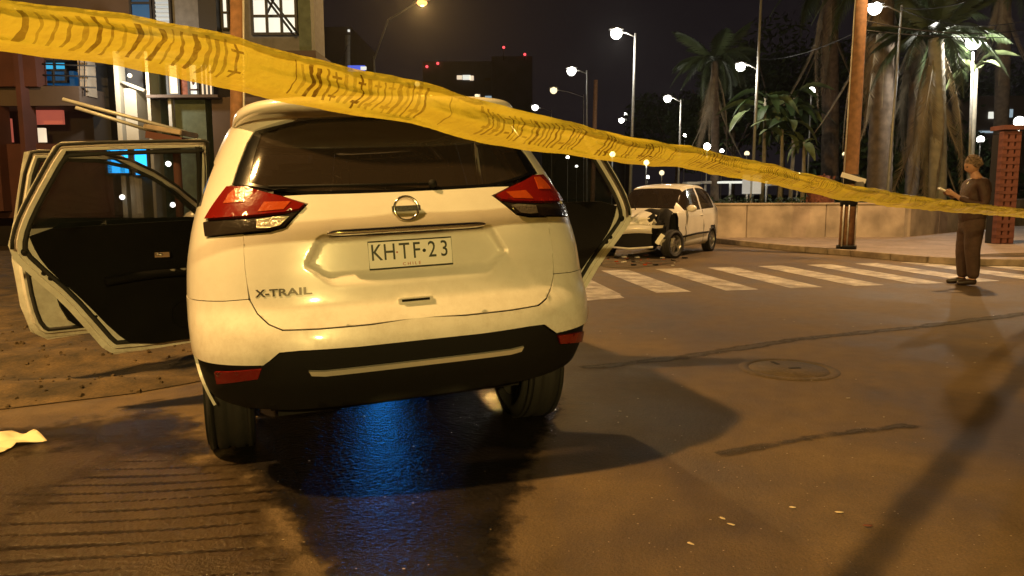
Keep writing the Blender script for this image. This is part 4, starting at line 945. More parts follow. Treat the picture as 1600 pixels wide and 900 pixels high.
# debris
rr = random.Random(5); n_ = 0
for i in range(44):
    px, py = rr.gauss(985, 42), rr.uniform(399, 416); c = gr(px, py); sz = rr.uniform(.02, .07) * (1.6 if i % 9 == 0 else 1)
    pm = ('black', 'silver', 'orange', 'black', 'redbark', 'clearlens')[i % 6]
    b = shard_mesh(100 + i); o = b.build('debris_piece', pm, label=('shard', '')[0] and {'black': 'small black plastic fragment lying below the crashed hatchback', 'silver': 'small pale painted fragment lying below the crashed hatchback', 'orange': 'small orange lamp fragment lying below the crashed hatchback', 'redbark': 'small rust brown fragment lying below the crashed hatchback', 'clearlens': 'small clear lamp fragment lying below the crashed hatchback'}[pm], cat='debris', group='{} crash fragments'.format({'black': 'black', 'silver': 'pale', 'orange': 'orange', 'redbark': 'brown', 'clearlens': 'clear'}[pm]))
    o.location = (c.x, c.y, .006); o.scale = (sz, sz, sz * .9); o.rotation_euler = (rr.uniform(-.3, .3), 0, rr.random() * 6)
lay('spilled_dirt', blob(G2((915, 405), (960, 401), (1050, 403), (1070, 409), (1010, 418), (960, 420), (930, 414))), 'dirt', .006, road)

# ================================================================== PERSON
def skinned(name, joints, edges, m, parent, lvl=2, root=0, sm=True):
    me = bpy.data.meshes.new(name); me.from_pydata([j[0] for j in joints], edges, []); o = bpy.data.objects.new(name, me); COL.objects.link(o)
    md = o.modifiers.new('s', 'SKIN'); md.use_smooth_shade = True
    for i, j in enumerate(joints):
        v = me.skin_vertices[0].data[i]; r = j[1]; v.radius = (r, r) if not isinstance(r, tuple) else r; v.use_root = (i == root)
    o.modifiers.new('u', 'SUBSURF').levels = lvl; o.modifiers['u'].render_levels = lvl
    dg = bpy.context.evaluated_depsgraph_get(); nm = bpy.data.meshes.new_from_object(o.evaluated_get(dg)); bpy.data.objects.remove(o); nm.name = name
    nm.materials.clear(); nm.materials.append(M[m]); nm.polygons.foreach_set('use_smooth', [True] * len(nm.polygons)); return link(name, nm, parent)
M['skin'] = mat('skin', (.36, .20, .13), .55); M['jacket'] = mat('brown_jacket', (.040, .017, .011), .7, noise_amt=.35, nscale=9, bump=.6, bscale=14, bdist=.03)
M['trousers'] = mat('brown_trousers', (.055, .029, .021), .8, noise_amt=.3, nscale=7, bump=.6, bscale=10, bdist=.03); M['hair'] = mat('grey_brown_hair', (.16, .11, .075), .7, noise_amt=.5, nscale=40, bump=1., bscale=60, bdist=.02)
M['shoe'] = mat('dark_shoe', (.03, .018, .014), .4)
pp = gr(1512, 445); per = empty('person', (pp.x, pp.y, 0), radians(82), 'standing person in dark brown jacket and trousers holding a pale device at right', 'person')
# local frame: +y forward, x to the person's right
J = [((0, 0, .95), .09), ((0, .0, 1.12), .09), ((0, -.02, 1.30), .09), ((0, -.03, 1.44), .06), ((0, .01, 1.53), .055), ((0, .03, 1.58), .06)]
Ed = [(0, 1), (1, 2), (2, 3), (3, 4), (4, 5)]
def addj(prev, p, r): J.append((p, r)); Ed.append((prev, len(J) - 1)); return len(J) - 1
for sd, ff in ((-1, .0), (1, .05)):
    a = addj(0, (sd * .095, .01, .84), .105); a = addj(a, (sd * .10, .02 + ff * .6, .50), .065); a = addj(a, (sd * .10, -.01 + ff, .28), .058); a = addj(a, (sd * .10, -.03 + ff, .09), .042); a = addj(a, (sd * .105, .10 + ff, .045), .035); addj(a, (sd * .11, .17 + ff, .035), .028)
hands = {}
for sd in (-1, 1):
    a = addj(3, (sd * .17, -.02, 1.41), .065); a = addj(a, (sd * .225, -.03, 1.28), .055); a = addj(a, (sd * .235, -.02, 1.11), .045); a = addj(a, (sd * .16, .16, 1.16 + .03 * sd), .036); a = addj(a, (sd * .085, .27, 1.24), .027); w_ = addj(a, (sd * .07, .315, 1.27), .030)
    for q, (dx, dz, ln) in enumerate(((.018, .028, .06), (.010, .012, .07), (.004, -.006, .066), (.0, -.024, .052))):
        f1 = addj(w_, (sd * (.062 + dx * .3), .345, 1.275 + dz), .0095); f2 = addj(f1, (sd * (.050), .345 + ln * .5, 1.285 + dz), .0085); addj(f2, (sd * .028, .345 + ln * .6, 1.29 + dz), .007)
    t1 = addj(w_, (sd * .045, .315, 1.305), .011); addj(t1, (sd * .03, .335, 1.33), .009)
skinned('body', J, Ed, 'skin', per)
# head as one shaped surface
hb = MB()
def headf(a, b):
    th = 2 * pi * a; ph = pi * b; x, y, z = sin(ph) * sin(th), sin(ph) * cos(th), cos(ph)
    rx, ry, rz_ = .076, .098, .118; yy = y * ry; zz = z * rz_
    if z < -.1: k = (-z - .1) / .9; x *= (1 - .32 * k); yy = yy * (1 - .25 * k) + .018 * k
    if y > .55: # face relief
        yy += .020 * math.exp(-((x * 5.5) ** 2) - ((z + .12) * 4.2) ** 2) + .006 * math.exp(-((x * 3) ** 2) - ((z + .48) * 8) ** 2) - .010 * math.exp(-((abs(x) - .36) * 6) ** 2 - ((z - .08) * 7) ** 2) + .006 * math.exp(-((z - .25) * 7) ** 2) - .004 * math.exp(-((x * 3) ** 2) - ((z + .38) * 14) ** 2)
    return Vector((x * rx, yy, zz))
hb.grid(headf, 28, 22); HM = Matrix.Translation((0, .045, 1.645)) @ Matrix.Rotation(-.38, 4, 'X'); hdo = hb.build('head', 'skin', per); hdo.matrix_basis = HM
for sd in (-1, 1):
    b = MB(); b.ball((sd * .077, -.005, -.005), .022, 8, 6, (.35, .8, 1.25)); b.build('ear', 'skin', hdo)
    b = MB(); b.ball((sd * .030, .083, .012), .011, 8, 6); b.build('eye', 'ink', hdo)
b = MB(); b.box((0, .096, -.047), (.040, .008, .008)); b.build('mouth', mat('lips', (.25, .09, .07), .5), hdo, bevel=.003)
hr = MB(); hrnd = random.Random(4)
hr.grid(lambda a, b: (lambda th, ph: Vector((sin(ph) * sin(th) * .090, sin(ph) * cos(th) * .108 - .014, cos(ph) * .125 + .010)) * (1 + .07 * noise.noise(Vector((sin(th) * 6, cos(th) * 6, ph * 5)))))(2 * pi * a, pi * b * (.36 + .30 * (1 - cos(2 * pi * a)) / 2)), 40, 16)
for i in range(260):
    th = hrnd.uniform(.9, 2 * pi - .9); ph = hrnd.uniform(.05, 1.9) if cos(th) < .3 else hrnd.uniform(.05, .9); c = Vector((sin(ph) * sin(th) * .092, sin(ph) * cos(th) * .110 - .014, cos(ph) * .128 + .010)); hr.ball(c, hrnd.uniform(.008, .016), 5, 4)
hr.build('hair', 'hair', hdo)
# clothes
C = [((0, .0, .80), (.20, .175)), ((0, .01, 1.0), (.20, .185)), ((0, .0, 1.20), (.205, .19)), ((0, -.02, 1.36), (.19, .165)), ((0, -.015, 1.46), (.11, .10)), ((0, .0, 1.50), (.065, .065))]
CE = [(0, 1), (1, 2), (2, 3), (3, 4), (4, 5)]
for sd in (-1, 1):
    o_ = len(C); C += [((sd * .18, -.02, 1.40), .088), ((sd * .24, -.035, 1.27), .078), ((sd * .25, -.03, 1.10), .068), ((sd * .185, .12, 1.14), .056), ((sd * .11, .235, 1.215), .046)]; CE += [(3, o_), (o_, o_ + 1), (o_ + 1, o_ + 2), (o_ + 2, o_ + 3), (o_ + 3, o_ + 4)]
skinned('jacket', C, CE, 'jacket', per)
T_ = [((0, .0, 1.06), (.15, .13)), ((0, .0, .88), (.17, .15))]; TE = [(0, 1)]
for sd, ff in ((-1, .0), (1, .05)):
    o_ = len(T_); T_ += [((sd * .095, .01, .78), .135), ((sd * .10, .02 + ff * .6, .50), .105), ((sd * .10, -.01 + ff, .28), .092), ((sd * .10, -.02 + ff, .085), .074)]; TE += [(1, o_), (o_, o_ + 1), (o_ + 1, o_ + 2), (o_ + 2, o_ + 3)]
skinned('trousers', T_, TE, 'trousers', per)
for sd, ff in ((-1, .0), (1, .05)):
    skinned('shoe', [((sd * .10, -.07 + ff, .05), .045), ((sd * .10, -.01 + ff, .06), .052), ((sd * .105, .11 + ff, .045), .045), ((sd * .11, .19 + ff, .035), .033)], [(0, 1), (1, 2), (2, 3)], 'shoe', per)
b = MB(); b.tube([(0, .045, 1.47), (.0, .09, 1.40), (0, .11, 1.30)], .022, 8, flat=.5); b.build('collar', 'platewhite', per)
dv = MB(); dv.box((0, .385, 1.305), (.085, .17, .022), rx=.45); dvo = dv.build('camera', 'platewhite', None, bevel=.006)
dvo.matrix_world = Matrix.Translation((pp.x, pp.y, 0)) @ Matrix.Rotation(radians(82), 4, 'Z'); tag(dvo, 'small pale device in the hands of the standing person', 'device')

# ================================================================== POLES, LAMPS, WIRES
wp_ = gr(1322, 389, .115); top = at(1353, -120, wp_.y + .2)
e = empty('utility_pole', (wp_.x, wp_.y, .115), 0, 'tall brown wooden utility pole on the pavement with dark wraps at its base', 'utility pole')
v = top - Vector((wp_.x, wp_.y, .115)); b = MB(); b.tube([v * t for t in (0, .1, .3, .6, 1.)], [.155, .152, .145, .13, .115], 14); b.build('shaft', 'wood', e)
b = MB(); b.tube([v * .0, v * .012], .20, 12); b.build('base_collar', 'black', e)
b = MB(); b.tube([v * .135, v * .165], .17, 12); b.build('band', 'black', e)
b = MB(); b.tube([v * .205, v * .235], .165, 12); b.build('band', 'black', e)
b = MB(); b.box(v * .185 + Vector((.12, -.16, 0)), (.18, .12, .36)); b.build('junction_box', 'steel', e, bevel=.02)
b = MB(); b.box(v * .218 + Vector((-.02, -.19, .04)), (.52, .02, .10), ry=.28); b.build('notice_strip', 'platewhite', e)
for t, r_ in ((.01, .02), (.165, .02)):
    pass
for x in (-.17, -.06, .10): b = MB(); b.tube([v * .01 + Vector((x, -.16, 0)), v * .14 + Vector((x, -.16, 0))], .016, 6); b.build('conduit', 'galv', e)
b = MB(); b.tube([v * t + Vector((-.155 + .03 * t, -.03, 0)) for t in (.17, .4, .7, 1.)], .014, 6); b.build('earth_cable', 'galv', e)
def pole_lamp(bx, by, tx, ty, lx, ly, Y, label, light=None, em='led', r=.06, ls=.16, group='street lamps', zb=.2, name='street_lamp', arm=True):
    """straight tapered post from pixel base to top at depth Y, head on a short arm"""
    B_ = at(bx, by, Y); T__ = at(tx, ty, Y); L_ = at(lx, ly, Y); dxy = (T__.x - B_.x) / max(.1, T__.z - B_.z); z0 = zb; xb = B_.x - dxy * (B_.z - z0)
    e = empty(name, (xb, Y, z0), 0, label, 'street lamp', group); o = Vector((xb, Y, z0)); b = MB(); tp = T__ - o
    b.tube([(0, 0, 0), tp * .5, tp], [r, r * .8, r * .6], 8); b.build('post', 'galv', e)
    hd = L_ - o
    if arm and abs(hd.x - tp.x) > .15: b = MB(); sx_ = max(0, min(1, (hd.z) / tp.z)); q = tp * min(1, sx_ * .98); b.tube([q, (q + hd) / 2 + Vector((0, 0, .12)), hd + Vector((0, 0, .06))], r * .4, 6); b.build('arm', 'galv', e)
    b = MB(); b.box(hd + Vector((0, 0, ls * .8)), (ls * 2.6, ls * 1.4, ls * .45), top=.6); b.build('lamp_head', 'steel', e, bevel=.01)
    b = MB(); b.ball(hd, ls, 14, 8); b.build('lamp_lens', em, e)
    if light: lamp_light('lamp_bulb', hd - Vector((0, .1, ls * 1.25)), light[0], light[1], .12, e)
    return e
LED = (1., .93, .78)
pole_lamp(985, 290, 993, 52, 963, 52, 38, 'tall street lamp with big white light above the tape centre', (600, LED), r=.09, ls=.28)
pole_lamp(917, 190, 917, 110, 893, 111, 55, 'street lamp left of the tallest centre one, white light', None, r=.09, ls=.32)
pole_lamp(912, 175, 912, 148, 865, 141, 60, 'street lamp with warm orange light low above the tape', None, 'ledwarm', r=.05, ls=.28)
pole_lamp(862, 230, 862, 172, 836, 168, 80, 'small white street lamp left of the orange one', None, r=.05, ls=.32)
pole_lamp(985, 260, 987, 186, 971, 188, 75, 'distant street lamp just left of the tall centre post', None, r=.04, ls=.26)
pole_lamp(1060, 293, 1064, 156, 1043, 154, 46, 'street lamp on slim post right behind the crashed hatchback', (150, LED), r=.08, ls=.22)
pole_lamp(1175, 300, 1191, -40, 1157, 104, 30, 'very tall slim post with a white lamp halfway up, behind the white board', (160, LED), r=.075, ls=.18)
pole_lamp(1387, 300, 1409, 8, 1367, 13, 23, 'slim leaning lamp post right of the wooden pole, bright light at top', None, r=.055, ls=.19)
pole_lamp(1515, 245, 1520, 82, 1521, 66, 25, 'park lamp with large bright lantern above the standing person', (650, (1., .95, .84)), r=.055, ls=.23, arm=False)
for i, (px, py, Y, ls, em, lab) in enumerate([(1268, 142, 36, .17, 'led', 'park lamp with small white light beside the tallest palm leaves'), (1194, 211, 40, .19, 'ledwarm', 'park lamp under the banana leaves right of the slim post'), (1105, 229, 46, .22, 'led', 'park lamp at the tape right of the crashed hatchback'), (1167, 240, 50, .17, 'ledwarm', 'park lamp close above the white board'), (1532, 218, 40, .18, 'led', 'park lamp beside the standing head, left of the brick pillar'),
    (1320, 241, 34, .11, 'ledwarm', 'small park lamp glowing at the left edge of the wooden pole'), (1070, 212, 70, .20, 'led', 'faint park lamp above the tape and hatchback'), (1010, 254, 55, .20, 'led', 'park lamp over the left of the hatchback roof'), (1034, 270, 60, .20, 'ledwarm', 'park lamp directly over the hatchback roof'), (1012, 277, 75, .17, 'led', 'dim low park lamp over the hatchback windscreen'), (957, 241, 60, .22, 'led', 'park lamp beside the opened right door'), (1128, 236, 60, .16, 'led', 'tilted park lamp between the slim post and the hatchback'), (1097, 243, 75, .12, 'ledwarm', 'tiny park lamp just beneath the tape'), (652, 131, 70, .24, 'ledwarm', 'warm street light peeking above the tape over the SUV roof'), (745, 150, 90, .22, 'ledwarm', 'pale street light touching the tape over the SUV window'), (978, 178, 110, .22, 'led', 'tiny far street light near the centre post'), (1593, 190, 30, .20, 'led', 'park lamp cut by the right edge above the brick pillar'), (887, 246, 60, .14, 'led', 'small park light seen through the right door window'), (901, 260, 80, .14, 'led', 'flat faint park light low in the right door window')]):
    P = at(px, py, Y); e = empty('park_lamp', (P.x, Y, .2), 0, lab, 'park lamp', 'lanterns in the park'); b = MB(); b.tube([(0, 0, 0), (0, 0, P.z - .3)], .04 if ls > .15 else .03, 6); b.build('post', 'galv', e)
    b = MB(); b.lathe([(0, -.25), (.10, -.24), (ls * .9, -.02 - ls * .6), (ls * .7, -.1 - ls * .6)], (0, 0, P.z - .2 + ls * .4), n=12); b.build('lamp_holder', 'steel', e)
    b = MB(); b.ball((0, 0, P.z - .2), ls, 12, 8); b.build('globe', em, e)
# bare poles
for (bx, by, tx, ty, Y, r, m, lab) in [(372, 300, 371, -60, 11., .115, 'wood', 'thick brown pole in front of the dark shop building'), (543, 140, 543, 55, 40, .16, 'galv', 'grey post left of the arm lamp above the tape'), (928, 235, 931, 125, 50, .16, 'wood', 'thin dim pole right of the second white lamp')]:
    B_, T__ = at(bx, by, Y), at(tx, ty, Y); dx = (T__.x - B_.x) / (T__.z - B_.z); x0 = B_.x - dx * B_.z
    e = empty('utility_pole', (x0, Y, 0), 0, lab, 'pole', None); b = MB(); b.tube([(0, 0, 0), (dx * T__.z, 0, T__.z)], [r, r * .85], 12); b.build('shaft', m, e)
    if m == 'wood' and Y < 20:
        b = MB(); b.tube([(.13, -.1, 0), (dx * T__.z + .12, -.1, T__.z)], .018, 6); b.build('conduit', 'galv', e)
def wire(a, c, sag, r, lab, grp='overhead wires'):
    pts = [a.lerp(c, t) - Vector((0, 0, sag * 4 * t * (1 - t))) for t in np.linspace(0, 1, 17)]; b = MB(); b.tube(pts, r, 5); b.build('overhead_wire', 'frame', None, label=lab, cat='wire', group=grp)
wire(at(1350, 45, 17.6), at(1180, 90, 40), .3, .012, 'thin overhead wire running left from the wooden pole')
wire(at(1408, 12, 22.9), at(1510, 2, 20), .1, .012, 'overhead wire rising right from the slim leaning post, topmost')
wire(at(1408, 14, 22.9), at(1640, 24, 18), .35, .012, 'sagging overhead wire right of the slim leaning post')
wire(at(1352, 32, 17.6), at(1700, 26, 20), .35, .013, 'long overhead wire passing from wooden pole to right edge')
wire(at(1351, 47, 17.6), at(1700, 46, 22), .2, .012, 'lower overhead wire right of the wooden pole')
wire(at(543, 70, 40), at(480, 90, 18), .6, .016, 'sagging wire between the grey post and the left building')

# ================================================================== BUILDINGS
def blk(name, m, e, x0, y0, x1, y1, Y, d=.3, sub=None, bevel=0, front=True):
    a, c = at(x0, y0, Y), at(x1, y1, Y); o = e.location; b = MB(); b.b2((a.x - o.x, Y - o.y, min(a.z, c.z) - o.z), (c.x - o.x, Y - o.y + d, max(a.z, c.z) - o.z)); return b.build(name, m, sub or e, bevel)
M['blue_glow'] = mat('added_blue_glow', (.02, .1, .3), .5, emit=(.02, .42, 1.), es=5, noise_amt=0, sample=False)
M['bwall'] = mat('wall_dark_brown', (.10, .07, .055), .9, noise_amt=.2, nscale=1.); M['bred'] = mat('wall_dark_red', (.085, .028, .020), .8, noise_amt=.25, nscale=1.5)
M['bbeige'] = mat('wall_beige', (.42, .38, .30), .85, noise_amt=.12, nscale=1.); M['bgrey'] = mat('wall_grey', (.16, .16, .17), .9, noise_amt=.15); M['bgreen'] = mat('wall_green', (.09, .11, .07), .85, noise_amt=.2)
M['blind'] = mat('blind', (.4, .45, .5), .7, emit=(.5, .6, .65), es=.12, sample=False)
bA = empty('apartment_building', (-12, 18.3, 0), 0, 'dark multi-storey building at left with lit windows above a shop front', 'building')
o = bA.location
def wbox(name, m, x0, x1, z0, z1, ya, yb, parent=None):
    b = MB(); b.b2((x0 - o.x, ya - o.y, z0), (x1 - o.x, yb - o.y, z1)); return b.build(name, m, parent or bA)
XR = at(484, 0, 18.3).x
b = MB(); b.prism([(-26 - o.x, 19.6 - o.y), (XR - o.x, 19.6 - o.y), (XR * 26 / 19.3 - .4 - o.x, 26 - o.y), (-30 - o.x, 26 - o.y)], 0, 13); b.build('wall', 'bwall', bA)
# upper storey slab and grey wall with windows
z1 = at(300, 82, 18.3).z
wbox('upper_wall', 'bgrey', at(200, 0, 18.3).x, XR, z1, 13, 18.6, 19.6)
wbox('floor_slab', 'bwall', -26, XR + .15, z1 - .18, z1, 18.1, 19.6)
def window(x0, y0, x1, y1, Y, m, nx=1, ny=1, th=.05, blind=False, parent=None, label=None):
    f = empty('window', (0, 0, 0)); f.parent = bA; f.location = (0, 0, 0)
    if label: f['label'] = label
    a, c = at(x0, y0, Y), at(x1, y1, Y); ax, cx_, az, cz = a.x - o.x, c.x - o.x, min(a.z, c.z), max(a.z, c.z)
    for i in range(nx):
        for j in range(ny):
            b = MB(); xa, xb = ax + (cx_ - ax) * i / nx, ax + (cx_ - ax) * (i + 1) / nx; za, zb = az + (cz - az) * j / ny, az + (cz - az) * (j + 1) / ny
            b.b2((xa + th / 2, Y - o.y, za + th / 2), (xb - th / 2, Y - o.y + .02, zb - th / 2)); b.build('pane', m, f)
    b = MB()
    for i in range(nx + 1): x = ax + (cx_ - ax) * i / nx; b.b2((x - th / 2, Y - o.y - .05, az), (x + th / 2, Y - o.y + .06, cz))
    for j in range(ny + 1): z = az + (cz - az) * j / ny; b.b2((ax - th / 2, Y - o.y - .047, z - th / 2), (cx_ + th / 2, Y - o.y + .057, z + th / 2))
    b.build('frame', 'frame', f)
    if blind:
        for k in range(7): z = az + (cz - az) * (k + .7) / 8; b = MB(); b.box(((ax + cx_) / 2, Y - o.y - .02, z), (cx_ - ax - th, .03, .045), rx=.5); b.build('slat', 'blind', f)
    return f
window(202, -30, 238, 40, 18.55, 'winblue', 1, 2); window(240, -14, 268, 40, 18.55, 'wincool', 1, 1, blind=True)
window(345, -30, 358, 45, 18.55, 'winwhite', 1, 3); window(392, -30, 464, 53, 18.55, 'winwhite', 3, 3, .06)
for k, (xa, ya, xb, yb) in enumerate([(413, -6, 456, 50), (418, -8, 462, 48), (440, -30, 418, 20)]):
    a, c = at(xa, ya, 18.3), at(xb, yb, 18.3); b = MB(); b.tube([a - o, c - o], .028, 6); b.build('fire_stair_rail', 'frame', bA)
wbox('downpipe', 'frame', at(310, 0, 18.3).x, at(338, 0, 18.3).x, z1, 13, 18.25, 18.55)
wbox('corner_strip', 'bgreen', at(466, 0, 18.3).x, XR + .02, 2.9, 13, 18.25, 18.58)
# ground and first floor: columns, recessed lit shop
blk('column', 'bred', bA, 18, 60, 48, 330, 17.6, .5); blk('column', 'bred', bA, 5 - 40, 60, 6, 330, 17.7, .5)
blk('fascia', 'bred', bA, -60, 70, 58, 135, 17.75, .4); blk('soffit', 'bwall', bA, -60, 135, 125, 165, 17.9, 1.2)
window(66, 80, 105, 110, 18.6, 'wincyan', 2, 1, .05, label='cyan lit window'); blk('spandrel', 'winblue', bA, 66, 111, 118, 150, 18.6, .2)
window(64, 110, 105, 128, 18.5, 'winblue', 2, 1); blk('pier', 'concrete', bA, 120, 85, 138, 150, 18.2, .4)
for yy in (100, 117, 134): a, c = at(58, yy, 18.0), at(150, yy + 3, 18.0); b = MB(); b.tube([a - o, c - o], .02, 5); b.build('balcony_rail', 'frame', bA)
for xx in (84, 124, 132): a, c = at(xx, 92, 18.0), at(xx, 150, 18.0); b = MB(); b.tube([a - o, c - o], .015, 5); b.build('baluster', 'frame', bA)
blk('beige_wall', 'bbeige', bA, 183, 80, 193, 340, 18.0, .6); blk('beige_wall', 'bbeige', bA, 193, 138, 225, 340, 18.02, .6); blk('beige_wall', 'bbeige', bA, 225, 80, 246, 340, 18.0, .6)
window(194, 85, 224, 138, 18.35, 'frame', 1, 1); a, c = at(190, 128, 17.95), at(226, 142, 17.95); b = MB(); b.tube([a - o, c - o], .045, 6); b.build('sill', 'bbeige', bA)
b = MB(); q = at(203, 118, 17.6); b.ball(q - o, .05); b.build('wall_light', 'ledwarm', bA); lamp_light('wall_light_bulb', q - o + Vector((0, -.3, 0)), 150, (1., .95, .8), .06, bA)
window(165, 232, 205, 272, 18.0, 'blue_glow', 1, 1, .05, label='added bright blue pane seen through the door glass, for its blue reflection'); window(208, 232, 234, 275, 18.0, 'blue_glow', 1, 1, .05, label='added bright blue pane seen through the door glass, for its blue reflection')  # added glowing panes in place of the blue reflection in the door glass
for (px, py) in ((263, 256), (191, 308), (270, 320)): b = MB(); q = at(px, py, 17.8); b.ball(q - o, .06); b.build('spot_light', 'led', bA)
blk('green_strip', 'bgreen', bA, 246, 90, 261, 340, 18.1, .5)
window(261, 100, 281, 148, 18.3, 'winwarm', 1, 1); blk('door_leaf', 'redbark', bA, 281, 100, 294, 148, 18.3, .1); window(294, 100, 311, 149, 18.25, 'winwhite', 1, 1, label='lit window with a poster'); window(312, 100, 334, 149, 18.3, 'winwarm', 3, 1, .04)
b = MB(); q = at(302, 128, 18.2) - o; b.ball(q, .06, sq=(.6, .2, 1.2)); b.tube([q + Vector((-.1, 0, -.18)), q + Vector((.1, 0, -.18))], .02); b.build('poster_figure', 'bred', bA)
blk('balcony_slab', 'bwall', bA, 228, 148, 340, 152, 17.8, .5); blk('white_pipe', 'galv', bA, 262, 152, 270, 205, 17.95, .12)
blk('lower_wall', 'bgreen', bA, 272, 152, 330, 340, 18.1, .5); blk('lower_wall', 'bwall', bA, 330, 152, 484, 340, 18.1, .5); blk('dark_recess', 'frame', bA, 138, 80, 183, 340, 19.0, .3)
blk('shop_glow', 'winred', bA, 50, 172, 98, 194, 18.6, .1); blk('shop_display', 'winwarm', bA, 50, 200, 70, 222, 18.6, .1); blk('shop_counter', 'bred', bA, -60, 225, 180, 340, 18.0, .5); blk('shop_glow', 'winred', bA, -20, 185, 18, 222, 18.6, .1)
blk('light_box', 'winwarm', bA, 4, 197, 12, 206, 18.5, .1)
# flat canopy of a kiosk seen over the door
ca = empty('kiosk_canopy', (at(255, 205, 9.).x, 9., 0), 0, 'pale flat kiosk canopy with two long metal arms above the open left door', 'canopy')
o2 = ca.location
for (xa, ya, xb, yb) in ((98, 155, 292, 207), (118, 168, 245, 207)):
    a, c = at(xa, ya, 8.8), at(xb, yb, 9.1); b = MB(); b.tube([a - o2, c - o2], .022, 6); b.build('arm', 'galv', ca)
b = MB(); a, c = at(240, 198, 9.0), at(296, 212, 9.1); m_ = (a + c) / 2 - o2; b.box(m_, (.44, .5, .06), ry=.18); b.build('roof_plate', 'kerb', ca, bevel=.01)
b = MB(); b.tube([(.1, .1, 0), (.1, .1, m_.z)], .05, 8); b.build('post', 'bred', ca)
b = MB(); b.box((m_.x, m_.y, m_.z - .09), (.42, .45, .08), ry=.18); b.build('fringe', 'bred', ca)
# far blocks
def far(name, x0, x1, ytop, Y, m, lab, wins=(), reds=()):
    a, c = at(x0, ytop, Y), at(x1, ytop, Y); e = empty(name, ((a.x + c.x) / 2, Y + 4, 0), 0, lab, 'building', None); w = c.x - a.x
    b = MB(); b.b2((-w / 2, -4, 0), (w / 2, 8, a.z)); b.build('wall', m, e)
    for (px, py, sx, sy, mm) in wins: q = at(px, py, Y - .05) - e.location; b = MB(); b.box(q, (sx * Y / F, .1, sy * Y / F)); b.build('window', mm, e)
    for (px, py) in reds: q = at(px, py, Y - .2) - e.location; b = MB(); b.ball(q, Y * .0017, 8, 6); b.build('beacon', 'redlight', e); b = MB(); b.tube([(q.x, q.y + .2, a.z - 1), (q.x, q.y + .2, q.z)], .12, 5); b.build('mast', 'frame', e)
    return e
M['farwall'] = mat('far_wall', (.16, .15, .17), .9, noise_amt=.2, nscale=.2); M['farwall2'] = mat('far_wall_brown', (.15, .12, .11), .9, noise_amt=.2, nscale=.2)
far('office_block', 484, 548, 42, 70, 'farwall2', 'dark block just right of the left building', [(500, 43, 4, 4, 'winwarm'), (551 - 6, 48, 3, 3, 'winwhite')])
far('apartment_tower', 660, 768, 96, 160, 'farwall', 'broad dark tower with two lit windows above the tape', [(718, 121, 8, 6, 'winwarm'), (729, 121, 12, 7, 'winwhite'), (737, 122, 6, 7, 'winwarm'), (762, 124, 9, 4, 'farwall2'), (763, 152, 10, 4, 'wincool'), (746, 151, 8, 7, 'winwarm')], [(667, 104), (684, 99)])
far('apartment_tower', 768, 832, 88, 190, 'farwall', 'dark tower with red roof beacons right of the broad one', [], [(787, 74), (820, 85)])
far('apartment_tower', 850, 985, 215, 200, 'farwall2', 'low far block below the white street lamps', [(930, 222, 5, 3, 'winwarm')])
far('park_pavilion', 1500, 1640, 150, 55, 'farwall2', 'dark pavilion behind the brick pillar with lit windows', [(1553, 180, 16, 10, 'winwhite'), (1576, 177, 12, 12, 'wincool'), (1562, 182, 8, 8, 'wincool'), (1545, 206, 30, 3, 'wincool'), (1548, 232, 40, 3, 'bgrey')])
sg = empty('shop_sign', (at(560, 107, 38).x, 38, 0), 0, 'small blue lit sign at the grey post above the tape', 'sign'); q = at(557, 107, 38) - sg.location
b = MB(); b.box(q, (.85, .1, .28)); b.build('panel', mat('sign_blue', (.03, .05, .3), .4, emit=(.1, .16, .9), es=.8, sample=False), sg)
b = MB(); b.box(q + Vector((.36, -.06, 0)), (.28, .04, .16)); b.build('lettering', 'winwhite', sg)
b = MB(); b.tube([(-.35, .1, 0), (-.35, .1, q.z + .1)], .06, 6); b.build('post', 'galv', sg)
# pergola/kiosk line in the park, white board
pk = empty('park_kiosk', (at(1130, 290, 42).x, 42, .2), 0, 'low white framed shelter in the park beyond the wall', 'shelter')
for (x0, y0, x1, y1) in ((1074, 284, 1094, 288), (1098, 283, 1112, 287), (1130, 283, 1200, 286), (1205, 287, 1250, 290)):
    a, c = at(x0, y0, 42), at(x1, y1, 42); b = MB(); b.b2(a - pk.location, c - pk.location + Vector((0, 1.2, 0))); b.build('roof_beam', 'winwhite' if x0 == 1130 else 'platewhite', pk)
for x in (1074, 1102, 1141, 1168, 1198, 1246): a = at(x, 286, 42.3) - pk.location; b = MB(); b.tube([(a.x, a.y, 0), a], .06, 6); b.build('post', 'platewhite', pk)
bd = empty('notice_board', (at(1175, 288, 29).x, 29, .2), 0, 'white two-panel board at the foot of the tall slim post', 'notice board')
for (x0, x1) in ((1161, 1172), (1177, 1189)):
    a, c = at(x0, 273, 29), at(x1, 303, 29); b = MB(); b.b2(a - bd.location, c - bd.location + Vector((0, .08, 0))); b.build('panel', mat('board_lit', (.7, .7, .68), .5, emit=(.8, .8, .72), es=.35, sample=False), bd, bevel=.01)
a = at(1174, 276, 29.1) - bd.location; b = MB(); b.tube([(a.x, a.y, 0), a], .05, 6); b.build('post', 'galv', bd)
